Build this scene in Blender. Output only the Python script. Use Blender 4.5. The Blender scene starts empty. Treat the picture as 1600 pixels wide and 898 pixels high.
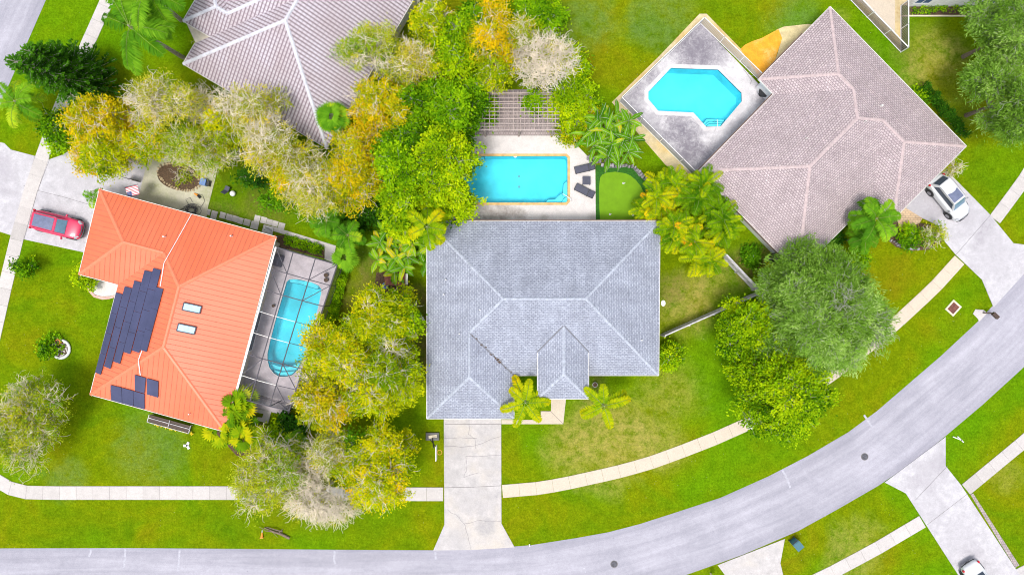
import bpy, bmesh, math, random
import numpy as np
from mathutils import Vector, Matrix
from mathutils.geometry import tessellate_polygon

# ---------------------------------------------------------------- camera, sky, sun, exposure
SC = bpy.context.scene
H, S = 60.0, 17.5          # camera height (m), photo pixels per metre on the ground
cam = bpy.data.cameras.new('camera'); cam_o = bpy.data.objects.new('camera', cam)
SC.collection.objects.link(cam_o); cam_o.location = (0, 0, H); cam_o.rotation_euler = (0, 0, 0)
cam.sensor_width = 36; cam.lens = 36*H/(1600/S); cam.clip_end = 5000; cam.clip_start = 0.5
SC.camera = cam_o
SUN_EL, SUN_AZ = math.radians(72), math.radians(205)    # azimuth measured clockwise from +Y
w = bpy.data.worlds.new('World'); SC.world = w; w.use_nodes = True
nt = w.node_tree; nt.nodes.clear()
sky = nt.nodes.new('ShaderNodeTexSky'); sky.sky_type = 'NISHITA'; sky.sun_disc = False
sky.sun_elevation = SUN_EL; sky.sun_rotation = SUN_AZ; sky.air_density = 1.0; sky.dust_density = 3.0
hs = nt.nodes.new('ShaderNodeHueSaturation'); hs.inputs['Saturation'].default_value = 0.42
bg = nt.nodes.new('ShaderNodeBackground'); bg.inputs['Strength'].default_value = 0.15
wo = nt.nodes.new('ShaderNodeOutputWorld')
nt.links.new(sky.outputs[0], hs.inputs['Color']); nt.links.new(hs.outputs[0], bg.inputs[0]); nt.links.new(bg.outputs[0], wo.inputs[0])
sl = bpy.data.lights.new('sun', 'SUN'); sl.energy = 1.5; sl.angle = math.radians(14); sl.color = (1.0, 0.955, 0.90)
so = bpy.data.objects.new('sun', sl); SC.collection.objects.link(so)
sd = Vector((math.sin(SUN_AZ)*math.cos(SUN_EL), math.cos(SUN_AZ)*math.cos(SUN_EL), math.sin(SUN_EL)))
so.rotation_euler = sd.to_track_quat('Z', 'Y').to_euler()
SC.render.engine = 'CYCLES'
SC.view_settings.view_transform = 'Standard'; SC.view_settings.look = 'None'
SC.view_settings.exposure = 0.70; SC.view_settings.gamma = 1
SC.cycles.transparent_max_bounces = 16; SC.cycles.pixel_filter_type = 'BLACKMAN_HARRIS'; SC.cycles.filter_width = 1.05
R = random.Random(7)

# ---------------------------------------------------------------- helpers
def G(px, py, z=0.0):
    """world point at height z that stands where the photo shows (px, py)"""
    s = (H - z)/H/S
    return Vector(((px-800)*s, (449-py)*s, z))

def tag(o, label=None, cat=None, group=None, kind=None):
    if label: o['label'] = label
    if cat: o['category'] = cat
    if group: o['group'] = group
    if kind: o['kind'] = kind
    return o

class MB:
    def __init__(s): s.v = []; s.f = []; s.m = []; s.a = []
    def add(s, vs, fs, mi=0, a=0.5):
        o = len(s.v); s.v += [tuple(p) for p in vs]; s.a += [a]*len(vs)
        s.f += [tuple(o+i for i in f) for f in fs]; s.m += [mi]*len(fs)
    def box(s, c, size, rz=0.0, mi=0, a=0.5, rot=None, taper=1.0):
        hx, hy, hz = size[0]/2, size[1]/2, size[2]/2
        M = rot if rot is not None else Matrix.Rotation(rz, 3, 'Z')
        vs = []
        for dz, t in ((-hz, 1.0), (hz, taper)):
            for dx, dy in ((-hx, -hy), (hx, -hy), (hx, hy), (-hx, hy)):
                vs.append(Vector(c) + M @ Vector((dx*t, dy*t, dz)))
        s.add(vs, [(3, 2, 1, 0), (4, 5, 6, 7), (0, 1, 5, 4), (1, 2, 6, 5), (2, 3, 7, 6), (3, 0, 4, 7)], mi, a)
    def bar(s, p, q, wd, ht=None, mi=0, a=0.5, up=(0, 0, 1)):
        """square bar from p to q"""
        p, q = Vector(p), Vector(q); d = q-p
        if d.length < 1e-6: return
        ht = ht or wd; x = d.normalized(); u = Vector(up)
        if abs(x.dot(u)) > .99: u = Vector((0, 1, 0))
        y = u.cross(x).normalized(); z = x.cross(y)
        vs = []
        for b in (p, q):
            for sy, sz in ((-1, -1), (1, -1), (1, 1), (-1, 1)):
                vs.append(b + y*sy*wd/2 + z*sz*ht/2)
        s.add(vs, [(3, 2, 1, 0), (4, 5, 6, 7), (0, 1, 5, 4), (1, 2, 6, 5), (2, 3, 7, 6), (3, 0, 4, 7)], mi, a)
    def tube(s, pts, r, n=8, mi=0, a=0.5, cap=True):
        pts = [Vector(p) for p in pts]; k = len(pts)
        rs = r if isinstance(r, (list, tuple)) else [r]*k
        o = len(s.v)
        for i, p in enumerate(pts):
            d = (pts[min(i+1, k-1)] - pts[max(i-1, 0)]).normalized()
            u = Vector((0, 0, 1)) if abs(d.z) < .95 else Vector((0, 1, 0))
            y = u.cross(d).normalized(); z = d.cross(y)
            for j in range(n):
                t = 2*math.pi*j/n
                s.v.append(tuple(p + (y*math.cos(t) + z*math.sin(t))*rs[i])); s.a.append(a)
        for i in range(k-1):
            for j in range(n):
                s.f.append((o+i*n+j, o+i*n+(j+1) % n, o+(i+1)*n+(j+1) % n, o+(i+1)*n+j)); s.m.append(mi)
        if cap:
            s.f.append(tuple(o+j for j in range(n))[::-1]); s.f.append(tuple(o+(k-1)*n+j for j in range(n))); s.m += [mi, mi]
    def disc(s, c, r, h=0.03, n=20, mi=0, a=0.5, ry=None, rz=0, taper=1.0):
        ry = ry or r; vs = []
        for z, t in ((0, 1), (h, taper)):
            for j in range(n):
                an = 2*math.pi*j/n; x, y = r*math.cos(an)*t, ry*math.sin(an)*t
                vs.append((c[0]+x*math.cos(rz)-y*math.sin(rz), c[1]+x*math.sin(rz)+y*math.cos(rz), c[2]+z))
        fs = [tuple(range(n))[::-1], tuple(range(n, 2*n))]
        fs += [(j, (j+1) % n, n+(j+1) % n, n+j) for j in range(n)]
        s.add(vs, fs, mi, a)
    def patch(s, c00, c10, c11, c01, bulge=0.0, n=4, mi=0, a=0.5):
        c00, c10, c11, c01 = map(Vector, (c00, c10, c11, c01))
        nn = (c10-c00).cross(c01-c00).normalized(); vs = []
        for i in range(n+1):
            for j in range(n+1):
                u, v = i/n, j/n
                p = c00*(1-u)*(1-v)+c10*u*(1-v)+c11*u*v+c01*(1-u)*v
                vs.append(p + nn*bulge*(1-(2*u-1)**2)*(1-(2*v-1)**2 if bulge >= 0 else 1))
        s.add(vs, [(i*(n+1)+j, (i+1)*(n+1)+j, (i+1)*(n+1)+j+1, i*(n+1)+j+1) for i in range(n) for j in range(n)], mi, a)
    def build(s, name, mats, parent=None, smooth=False):
        me = bpy.data.meshes.new(name); me.from_pydata(s.v, [], s.f); me.validate(clean_customdata=False)
        for m in (mats if isinstance(mats, (list, tuple)) else [mats]): me.materials.append(m)
        if len(me.polygons) == len(s.m): me.polygons.foreach_set('material_index', s.m)
        if len(me.vertices) == len(s.a):
            at = me.attributes.new('v', 'FLOAT', 'POINT'); at.data.foreach_set('value', s.a)
        if smooth: me.polygons.foreach_set('use_smooth', [True]*len(me.polygons))
        o = bpy.data.objects.new(name, me); SC.collection.objects.link(o)
        if parent: o.parent = parent
        me.update(); return o

def split_build(mb, name, mats, parent=None, smooth=False):
    """one object per connected piece"""
    par = list(range(len(mb.v)))
    def fd(i):
        while par[i] != i: par[i] = par[par[i]]; i = par[i]
        return i
    for f in mb.f:
        r0 = fd(f[0])
        for i in f[1:]: par[fd(i)] = r0
    comp = {}
    for k, f in enumerate(mb.f): comp.setdefault(fd(f[0]), []).append(k)
    out = []
    for ks in comp.values():
        m = MB(); mp = {}
        for k in ks:
            for i in mb.f[k]:
                if i not in mp: mp[i] = len(m.v); m.v.append(mb.v[i]); m.a.append(mb.a[i])
            m.f.append(tuple(mp[i] for i in mb.f[k])); m.m.append(mb.m[k])
        out.append(m.build(name, mats, parent, smooth))
    return out

def fixnorm(o):
    bm = bmesh.new(); bm.from_mesh(o.data); bmesh.ops.recalc_face_normals(bm, faces=bm.faces); bm.to_mesh(o.data); bm.free()

def empty(name, loc, label=None, cat=None, group=None, rz=0):
    o = bpy.data.objects.new(name, None); SC.collection.objects.link(o); o.location = loc; o.rotation_euler = (0, 0, rz)
    o.empty_display_size = .3
    return tag(o, label, cat, group)

def adopt(root, *obs):
    """parts were modelled in world space: hang them under the empty"""
    bpy.context.view_layer.update()
    inv = (Matrix.Translation(root.location) @ root.rotation_euler.to_matrix().to_4x4()).inverted()
    for o in obs:
        o.data.transform(inv); o.parent = root
    return root

def copy_tree(o, parent=None):
    c = o.copy(); SC.collection.objects.link(c); c.parent = parent
    for ch in [x for x in bpy.data.objects if x.parent == o]: copy_tree(ch, c)
    return c

def sheet(mb, outer, holes=(), z=0.0, th=0.0, mi=0, a=0.5):
    """flat slab, outer and holes are lists of world (x, y); th = side thickness below z"""
    polys = [[Vector((p[0], p[1], 0)) for p in outer]] + [[Vector((p[0], p[1], 0)) for p in h] for h in holes]
    flat = [v for pl in polys for v in pl]
    tris = tessellate_polygon(polys)
    fs = []
    for t in tris:
        A, B, C_ = (flat[i] for i in t)
        fs.append(t if (B-A).cross(C_-A).z > 0 else (t[0], t[2], t[1]))
    mb.add([(v.x, v.y, z) for v in flat], fs, mi, a)
    if th > 0:
        for pl in polys:
            n = len(pl)
            vs = [(p.x, p.y, z) for p in pl]+[(p.x, p.y, z-th) for p in pl]
            mb.add(vs, [(i, (i+1) % n, n+(i+1) % n, n+i) for i in range(n)], mi, a)

def P2(pts, z=0.0): return [tuple(G(x, y, z)[:2]) for x, y in pts]

def inset(poly, d):
    n = len(poly); out = []
    ar = sum(poly[i][0]*poly[(i+1) % n][1]-poly[(i+1) % n][0]*poly[i][1] for i in range(n))
    sg = 1 if ar > 0 else -1
    for i in range(n):
        a, b, c = Vector(poly[i-1][:2]), Vector(poly[i][:2]), Vector(poly[(i+1) % n][:2])
        d1, d2 = (b-a).normalized(), (c-b).normalized()
        n1, n2 = Vector((-d1.y, d1.x))*sg, Vector((-d2.y, d2.x))*sg
        k = 1 + n1.dot(n2)
        out.append(tuple(b + (n1+n2)*d/max(k, .2)))
    return out

# ---------------------------------------------------------------- materials
class NB:
    def __init__(s, name):
        s.m = bpy.data.materials.new(name); s.m.use_nodes = True; s.t = s.m.node_tree; s.t.nodes.clear()
        s.out = s.n('ShaderNodeOutputMaterial'); s.b = s.n('ShaderNodeBsdfPrincipled'); s.l(s.b.outputs[0], s.out.inputs[0])
    def n(s, typ, **kw):
        nd = s.t.nodes.new(typ)
        for k, v in kw.items(): setattr(nd, k, v)
        return nd
    def l(s, a, b): s.t.links.new(a, b)
    def pos(s): return s.n('ShaderNodeNewGeometry').outputs['Position']
    def obj(s): return s.n('ShaderNodeTexCoord').outputs['Object']
    def uv(s): return s.n('ShaderNodeTexCoord').outputs['UV']
    def attr(s, nm='v'): return s.n('ShaderNodeAttribute', attribute_name=nm).outputs['Fac']
    def noise(s, vec, scale, detail=4, rough=.6, dist=0.0):
        nd = s.n('ShaderNodeTexNoise'); nd.inputs['Scale'].default_value = scale; nd.inputs['Detail'].default_value = detail
        nd.inputs['Roughness'].default_value = rough; nd.inputs['Distortion'].default_value = dist
        if vec is not None: s.l(vec, nd.inputs['Vector'])
        return nd.outputs['Fac']
    def ramp(s, fac, stops):
        nd = s.n('ShaderNodeValToRGB'); e = nd.color_ramp.elements
        while len(e) < len(stops): e.new(.5)
        for i, (p, c) in enumerate(stops): e[i].position = p; e[i].color = (c if len(c) == 4 else (*c, 1))
        s.l(fac, nd.inputs[0]); return nd.outputs[0]
    def fr(s, fac, a, b):
        nd = s.n('ShaderNodeMapRange'); nd.interpolation_type = 'SMOOTHSTEP'
        nd.inputs['From Min'].default_value = a; nd.inputs['From Max'].default_value = b
        s.l(fac, nd.inputs['Value']); return nd.outputs[0]
    def mix(s, fac, a, b, mode='MIX'):
        nd = s.n('ShaderNodeMixRGB', blend_type=mode)
        for i, x in enumerate((fac, a, b)):
            if isinstance(x, (int, float)): nd.inputs[i].default_value = x if i == 0 else (x, x, x, 1)
            elif isinstance(x, tuple): nd.inputs[i].default_value = (*x, 1) if len(x) == 3 else x
            else: s.l(x, nd.inputs[i])
        return nd.outputs[0]
    def math(s, op, a, b=0.0):
        nd = s.n('ShaderNodeMath', operation=op)
        for i, x in enumerate((a, b)):
            if isinstance(x, (int, float)): nd.inputs[i].default_value = x
            else: s.l(x, nd.inputs[i])
        return nd.outputs[0]
    def bump(s, h, strength=.3, dist=.02):
        nd = s.n('ShaderNodeBump'); nd.inputs['Strength'].default_value = strength; nd.inputs['Distance'].default_value = dist
        s.l(h, nd.inputs['Height']); s.l(nd.outputs[0], s.b.inputs['Normal'])
    def fin(s, col=None, rough=.8, metal=0.0, spec=None):
        if col is not None:
            if isinstance(col, tuple): s.b.inputs['Base Color'].default_value = (*col, 1)
            else: s.l(col, s.b.inputs['Base Color'])
        s.b.inputs['Roughness'].default_value = rough; s.b.inputs['Metallic'].default_value = metal
        if spec is not None: s.b.inputs['Specular IOR Level'].default_value = spec
        return s.m

def plain(name, c, rough=.6, metal=0.0, var=.12, scale=3.0, spec=None):
    b = NB(name); n = b.noise(b.obj(), scale, 4)
    c2 = tuple(x*(1-var) for x in c); c3 = tuple(min(1, x*(1+var)) for x in c)
    return b.fin(b.ramp(n, [(.35, c2), (.65, c3)]), rough, metal, spec)

def concrete(name, c, dark=(.25, .24, .25), stain=(.55, .75), sscale=.35, tint=None, jvar=.0, mott=.25, spots=()):
    b = NB(name); p = b.pos()
    base = b.ramp(b.noise(p, 1.6, 8, .7), [(.3, tuple(x*(1-mott) for x in c)), (.7, tuple(min(1, x*(1+mott*.5)) for x in c))])
    if tint: base = b.mix(b.math('MULTIPLY', b.fr(b.noise(p, .25, 3), .45, .7), .8), base, tint)
    s1 = b.math('MULTIPLY', b.fr(b.noise(p, sscale, 6, .65, .6), *stain), b.fr(b.noise(p, 3.2, 6, .75), .3, .62))
    col = b.mix(s1, base, dark)
    fine = b.noise(p, 14, 3, .7)
    col = b.mix(.35, col, b.ramp(fine, [(.3, (.55, .55, .55)), (.7, (1.25, 1.25, 1.25))]), 'MULTIPLY')
    if jvar > 0: col = b.mix(1.0, col, b.ramp(b.attr(), [(0, (1-jvar,)*3), (1, (1.0, 1.0, 1.0))]), 'MULTIPLY')
    if jvar < 0: col = b.mix(b.math('LESS_THAN', b.attr(), .2), col, b.mix(.3, (.74, .72, .70), col))
    for (px, py, r, amt) in spots:
        q = G(px, py); vm = b.n('ShaderNodeVectorMath', operation='DISTANCE'); b.l(p, vm.inputs[0]); vm.inputs[1].default_value = (q.x, q.y, 0)
        d = b.math('ADD', vm.outputs['Value'], b.math('MULTIPLY', b.math('SUBTRACT', b.noise(p, .8, 5, .65), .5), r*1.5))
        f = b.math('MULTIPLY', b.math('SUBTRACT', 1.0, b.fr(d, r*.3, r)), b.fr(b.noise(p, 1.6, 7, .8, .4), .22, .66)); col = b.mix(b.math('MULTIPLY', f, amt), col, dark)
    b.bump(fine, .25, .01); return b.fin(col, .9)

def leafmat(name, stops, trans=.35, rough=.55):
    b = NB(name); v = b.attr()
    col = b.ramp(v, stops)
    n = b.noise(b.obj(), 1.2, 3)
    col = b.mix(1.0, col, b.ramp(n, [(.3, (.72, .78, .7)), (.7, (1.2, 1.15, 1.1))]), 'MULTIPLY')
    b.fin(col, rough+.15, spec=.06)
    tr = b.n('ShaderNodeBsdfTranslucent'); b.l(col, tr.inputs[0])
    mx = b.n('ShaderNodeMixShader'); mx.inputs[0].default_value = trans
    b.l(b.b.outputs[0], mx.inputs[1]); b.l(tr.outputs[0], mx.inputs[2]); b.l(mx.outputs[0], b.out.inputs[0])
    return b.m

def water(name, tint):
    b = NB(name); b.t.nodes.remove(b.b)
    tr = b.n('ShaderNodeBsdfTransparent'); tr.inputs[0].default_value = (*tint, 1)
    gl = b.n('ShaderNodeBsdfGlossy'); gl.inputs['Roughness'].default_value = .08
    fz = b.n('ShaderNodeFresnel'); fz.inputs[0].default_value = 1.33
    bp = b.n('ShaderNodeBump'); bp.inputs['Strength'].default_value = .25; bp.inputs['Distance'].default_value = .03
    b.l(b.noise(b.pos(), 3.0, 3, .5, .5), bp.inputs['Height'])
    b.l(bp.outputs[0], gl.inputs['Normal']); b.l(bp.outputs[0], fz.inputs['Normal'])
    mx = b.n('ShaderNodeMixShader'); b.l(fz.outputs[0], mx.inputs[0]); b.l(tr.outputs[0], mx.inputs[1]); b.l(gl.outputs[0], mx.inputs[2])
    b.l(mx.outputs[0], b.out.inputs[0]); return b.m

def screenmat(name, col, alpha):
    """woven insect screen: mostly open"""
    b = NB(name); b.fin(col, .7)
    tr = b.n('ShaderNodeBsdfTransparent'); mx = b.n('ShaderNodeMixShader'); mx.inputs[0].default_value = alpha
    b.l(tr.outputs[0], mx.inputs[1]); b.l(b.b.outputs[0], mx.inputs[2]); b.l(mx.outputs[0], b.out.inputs[0]); return b.m

def roof_tiles(name, cA, cB, cLine, row, wid, line=.10, speck=None, barrel=False, streak=.3, st2=.55):
    b = NB(name); uv = b.uv()
    br = b.n('ShaderNodeTexBrick'); b.l(uv, br.inputs['Vector'])
    br.inputs['Scale'].default_value = 1.0; br.inputs['Brick Width'].default_value = wid; br.inputs['Row Height'].default_value = row
    br.inputs['Mortar Size'].default_value = line*row; br.inputs['Mortar Smooth'].default_value = .3
    br.offset = 0.0 if barrel else .5
    br.inputs['Color1'].default_value = (*cA, 1); br.inputs['Color2'].default_value = (*cB, 1); br.inputs['Mortar'].default_value = (*cLine, 1)
    n1 = b.noise(uv, .45, 6, .65); col = br.outputs[0]
    col = b.mix(1.0, col, b.ramp(n1, [(.3, (1-streak,)*3), (.7, (1.12, 1.12, 1.12))]), 'MULTIPLY')
    # water streaks down the slope
    mp = b.n('ShaderNodeMapping'); mp.inputs['Scale'].default_value = (1.6, .12, 1); b.l(uv, mp.inputs[0])
    col = b.mix(st2, col, b.ramp(b.noise(mp.outputs[0], 1.0, 6, .7), [(.3, (.72, .72, .74)), (.7, (1.12, 1.12, 1.12))]), 'MULTIPLY')
    fine = b.noise(uv, 5.5, 3, .8)
    col = b.mix(.8, col, b.ramp(fine, [(.32, (.62, .62, .64)), (.68, (1.25, 1.25, 1.25))]), 'MULTIPLY')
    if speck: col = b.mix(b.math('MULTIPLY', b.fr(b.noise(uv, .8, 5, .7), .5, .68), .7), col, speck)
    b.bump(br.outputs['Fac'], .5, -.03); return b.fin(col, .8)

M = {}
# lawn --------------------------------------------------------------
def lawn_mat():
    b = NB('lawn_grass'); p = b.pos()
    n1 = b.noise(p, .16, 5, .62, .8); n2 = b.noise(p, 1.1, 6, .75); n3 = b.noise(p, 4.6, 7, .85); n4 = b.noise(p, .07, 3, .5)
    g = b.ramp(n1, [(.28, (.083, .178, .003)), (.42, (.118, .202, .003)), (.56, (.157, .212, .003)), (.74, (.182, .182, .005))])
    g = b.mix(b.math('MULTIPLY', b.fr(n4, .46, .64), .75), g, (.088, .24, .003))
    g = b.mix(.55, g, b.ramp(n2, [(.3, (.50, .55, .45)), (.7, (1.4, 1.32, 1.3))]), 'MULTIPLY')
    def patch(px, py, r, col, amt, c, nz=n2, lo=.30, hi=.66):
        q = G(px, py); vm = c.n('ShaderNodeVectorMath', operation='DISTANCE'); c.l(p, vm.inputs[0]); vm.inputs[1].default_value = (q.x, q.y, 0)
        d = c.math('ADD', vm.outputs['Value'], c.math('MULTIPLY', c.math('SUBTRACT', n1, .5), r*1.6))
        m_ = c.math('SUBTRACT', 1.0, c.fr(d, r*.35, r))
        return c.math('MULTIPLY', c.math('MULTIPLY', m_, c.fr(nz, lo, hi)), amt), col
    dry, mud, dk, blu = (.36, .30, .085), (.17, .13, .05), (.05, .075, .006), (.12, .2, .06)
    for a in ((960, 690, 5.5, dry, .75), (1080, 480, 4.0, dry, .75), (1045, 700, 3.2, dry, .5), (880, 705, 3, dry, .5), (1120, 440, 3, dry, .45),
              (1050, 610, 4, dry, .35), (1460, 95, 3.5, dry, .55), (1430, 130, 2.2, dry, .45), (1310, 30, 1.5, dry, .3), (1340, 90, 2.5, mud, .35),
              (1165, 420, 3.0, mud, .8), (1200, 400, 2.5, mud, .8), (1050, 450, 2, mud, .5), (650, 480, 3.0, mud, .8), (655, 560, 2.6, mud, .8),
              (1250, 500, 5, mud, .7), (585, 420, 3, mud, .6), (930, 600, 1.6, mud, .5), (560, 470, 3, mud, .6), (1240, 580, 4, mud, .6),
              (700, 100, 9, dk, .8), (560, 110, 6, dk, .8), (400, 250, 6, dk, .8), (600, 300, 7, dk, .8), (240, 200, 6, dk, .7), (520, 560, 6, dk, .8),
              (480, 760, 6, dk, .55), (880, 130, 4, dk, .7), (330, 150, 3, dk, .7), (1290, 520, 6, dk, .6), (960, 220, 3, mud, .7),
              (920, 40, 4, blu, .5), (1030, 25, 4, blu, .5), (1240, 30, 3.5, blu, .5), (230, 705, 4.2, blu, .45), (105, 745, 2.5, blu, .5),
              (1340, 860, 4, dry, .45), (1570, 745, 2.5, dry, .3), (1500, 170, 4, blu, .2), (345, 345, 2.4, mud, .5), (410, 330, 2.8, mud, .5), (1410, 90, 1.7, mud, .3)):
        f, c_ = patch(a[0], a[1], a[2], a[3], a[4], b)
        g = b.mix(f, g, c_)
    n5 = b.noise(p, 12.0, 3, .9); g = b.mix(.95, g, b.ramp(n3, [(.30, (.45, .50, .40)), (.70, (1.5, 1.42, 1.4))]), 'MULTIPLY'); g = b.mix(.8, g, b.ramp(n5, [(.3, (.6, .62, .6)), (.7, (1.35, 1.32, 1.3))]), 'MULTIPLY')
    fl = b.n('ShaderNodeTexVoronoi'); fl.inputs['Scale'].default_value = 1.9; b.l(p, fl.inputs['Vector'])
    fm = b.math('MULTIPLY', b.math('LESS_THAN', fl.outputs['Distance'], .055), b.fr(n1, .48, .56))
    g = b.mix(b.math('MULTIPLY', fm, .55), g, (.45, .5, .3))
    b.bump(n3, .6, .05)
    return b.fin(g, 1.0, spec=.0)
M['lawn'] = lawn_mat()
def road_mat():
    b = NB('road_asphalt'); p = b.pos(); uv = b.uv(); sp = b.n('ShaderNodeSeparateXYZ'); b.l(uv, sp.inputs[0])
    c = b.ramp(b.noise(p, .3, 6, .65, .5), [(.3, (.33, .325, .375)), (.7, (.42, .41, .465))])
    edge = b.math('ABSOLUTE', b.math('SUBTRACT', sp.outputs[1], 3.0))
    c = b.mix(b.math('MULTIPLY', b.fr(edge, 1.3, 2.9), .45), c, (.265, .26, .31))
    mp = b.n('ShaderNodeMapping'); mp.inputs['Scale'].default_value = (.09, 1.3, 1); b.l(uv, mp.inputs[0])
    c = b.mix(.75, c, b.ramp(b.noise(mp.outputs[0], 1.0, 7, .7, .4), [(.3, (.74, .74, .76)), (.7, (1.17, 1.16, 1.15))]), 'MULTIPLY')
    c = b.mix(.5, c, b.ramp(b.noise(p, 3, 6, .8), [(.3, (.78, .78, .79)), (.7, (1.16, 1.16, 1.16))]), 'MULTIPLY')
    fine = b.noise(p, 22, 2, .8)
    c = b.mix(.5, c, b.ramp(fine, [(.3, (.6, .6, .6)), (.7, (1.3, 1.3, 1.3))]), 'MULTIPLY')
    vo = b.n('ShaderNodeTexVoronoi'); vo.inputs['Scale'].default_value = 1.3; b.l(p, vo.inputs['Vector'])
    sp1 = b.math('MULTIPLY', b.math('LESS_THAN', vo.outputs['Distance'], .05), b.fr(b.noise(p, .12, 3), .54, .62)); c = b.mix(b.math('MULTIPLY', sp1, .7), c, (.12, .11, .14))
    vo = b.n('ShaderNodeTexVoronoi'); vo.inputs['Scale'].default_value = .8; b.l(p, vo.inputs['Vector'])
    sp1 = b.math('MULTIPLY', b.math('LESS_THAN', vo.outputs['Distance'], .05), b.fr(b.noise(p, .17, 3), .50, .6)); c = b.mix(b.math('MULTIPLY', sp1, .5), c, (.62, .62, .68))
    b.bump(fine, .3, .01); return b.fin(c, .9)
M['road'] = road_mat()
M['sidewalk'] = concrete('sidewalk_concrete', (.55, .515, .495), (.40, .38, .36), (.6, .8), .5, jvar=.22, mott=.10)
M['sidewalk_beige'] = concrete('sidewalk_beige', (.57, .49, .39), (.36, .32, .25), (.6, .8), .5, jvar=-.2, mott=.08)
M['drive'] = concrete('driveway_concrete', (.50, .475, .47), (.30, .29, .30), (.55, .8), .3, tint=(.53, .48, .42), mott=.2, spots=((758, 821, 1.3, .8), (765, 680, 1.5, .3), (710, 700, 1.6, .4), (740, 780, 2.2, .3), (705, 745, 1.4, .35), (770, 730, 1.4, .3), (715, 840, 1.5, .3)))
M['drive_dirty'] = concrete('weathered_driveway', (.51, .495, .52), (.33, .31, .34), (.50, .78), .3, mott=.22, spots=((5, 262, 1.8, .8), (1440, 325, 2.6, .75), (1455, 345, 1.6, .6), (1450, 742, 2.2, .6), (1470, 722, 1.2, .7), (1425, 755, 1.2, .5), (1520, 860, 1.2, .5), (1560, 400, 3.0, .4), (30, 330, 2.5, .35), (120, 270, 3, .3), (1455, 800, 2.5, .35), (1500, 840, 2.5, .4), (1520, 340, 2.4, .4)))
M['patio'] = concrete('mossy_patio', (.52, .50, .37), (.34, .35, .20), (.45, .68), .4, tint=(.58, .54, .44))
M['joint'] = plain('joint', (.16, .15, .15), .95)
M['crack'] = plain('crack', (.20, .19, .20), .95)
M['deck_white'] = concrete('pool_deck_white', (.66, .62, .60), (.20, .165, .14), (.62, .80), .3, mott=.12, spots=((760, 333, 1.3, .75), (785, 335, 1.4, .8), (812, 334, .9, .75), (850, 341, .6, .6), (755, 225, 1.5, .55), (925, 340, .7, .6)))
M['deck_stain'] = concrete('pool_deck_stained', (.60, .58, .595), (.165, .15, .18), (.52, .74), .3, mott=.2, spots=((1096, 62, 3.2, .95), (1075, 85, 2.6, .9), (1110, 85, 2.4, .8), (990, 150, 2.0, .85), (1015, 118, 1.6, .8), (1070, 215, 2.8, .95), (1085, 245, 2.4, .9), (1055, 205, 2.0, .8), (1150, 205, 1.8, .5), (1195, 160, 1.6, .6), (1020, 190, 1.8, .6), (1120, 240, 2.0, .6)))
M['deck_purple'] = concrete('lanai_deck', (.58, .52, .555), (.26, .24, .27), (.45, .7), .2, mott=.25)
M['coping_white'] = concrete('coping_white', (.60, .575, .58), (.42, .40, .42), mott=.15)
M['coping_tan'] = plain('coping_tan', (.62, .40, .16), .8, var=.2)
M['sand'] = concrete('sand_strip', (.60, .50, .30), (.42, .30, .14), (.5, .7), .6, tint=(.62, .42, .12))
M['gravel_orange'] = concrete('orange_gravel', (.78, .36, .02), (.70, .50, .15), (.5, .75), .5, mott=.25)
M['gravel_beige'] = concrete('beige_gravel', (.62, .52, .28), (.5, .4, .2), mott=.3)
M['turf_dark'] = plain('turf_dark', (.022, .115, .006), .95, scale=8, var=.3)
M['turf_light'] = plain('turf_light', (.15, .31, .003), .95, scale=1.5, var=.07)
M['paver_pink'] = roof_tiles('patio_pavers', (.34, .28, .28), (.42, .35, .34), (.2, .17, .16), .25, .25, .12, streak=.3)
def pav(name, a, c_, l, row, wid):
    b = NB(name); br = b.n('ShaderNodeTexBrick'); b.l(b.pos(), br.inputs['Vector']); br.inputs['Scale'].default_value = 1
    br.inputs['Brick Width'].default_value = wid; br.inputs['Row Height'].default_value = row; br.inputs['Mortar Size'].default_value = .018
    br.inputs['Color1'].default_value = (*a, 1); br.inputs['Color2'].default_value = (*c_, 1); br.inputs['Mortar'].default_value = (*l, 1)
    col = b.mix(.7, br.outputs[0], b.ramp(b.noise(b.pos(), 1.4, 5, .7), [(.3, (.65, .65, .66)), (.7, (1.15, 1.15, 1.15))]), 'MULTIPLY')
    return b.fin(col, .9)
M['paver_pink'] = pav('patio_pavers', (.36, .30, .30), (.44, .37, .36), (.2, .17, .16), .22, .22)
M['paver_tan'] = pav('tan_pavers', (.52, .36, .22), (.60, .44, .28), (.32, .24, .16), .2, .3)
M['basin'] = plain('pool_plaster', (.26, .68, .76), .7, scale=.35, var=.16)
M['basin_step'] = plain('pool_step_plaster', (.46, .76, .82), .7, var=.08)
M['basin_line'] = plain('pool_tile_line', (.03, .2, .27), .5)
M['water'] = water('pool_water', (.47, .96, 1.0))
M['mulch'] = plain('mulch', (.09, .055, .03), .95, scale=9, var=.5)
M['rock'] = plain('rock', (.30, .28, .30), .9, scale=4, var=.45)
M['rock_tan'] = plain('edging_stone', (.42, .33, .2), .9, scale=4, var=.4)
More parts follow.
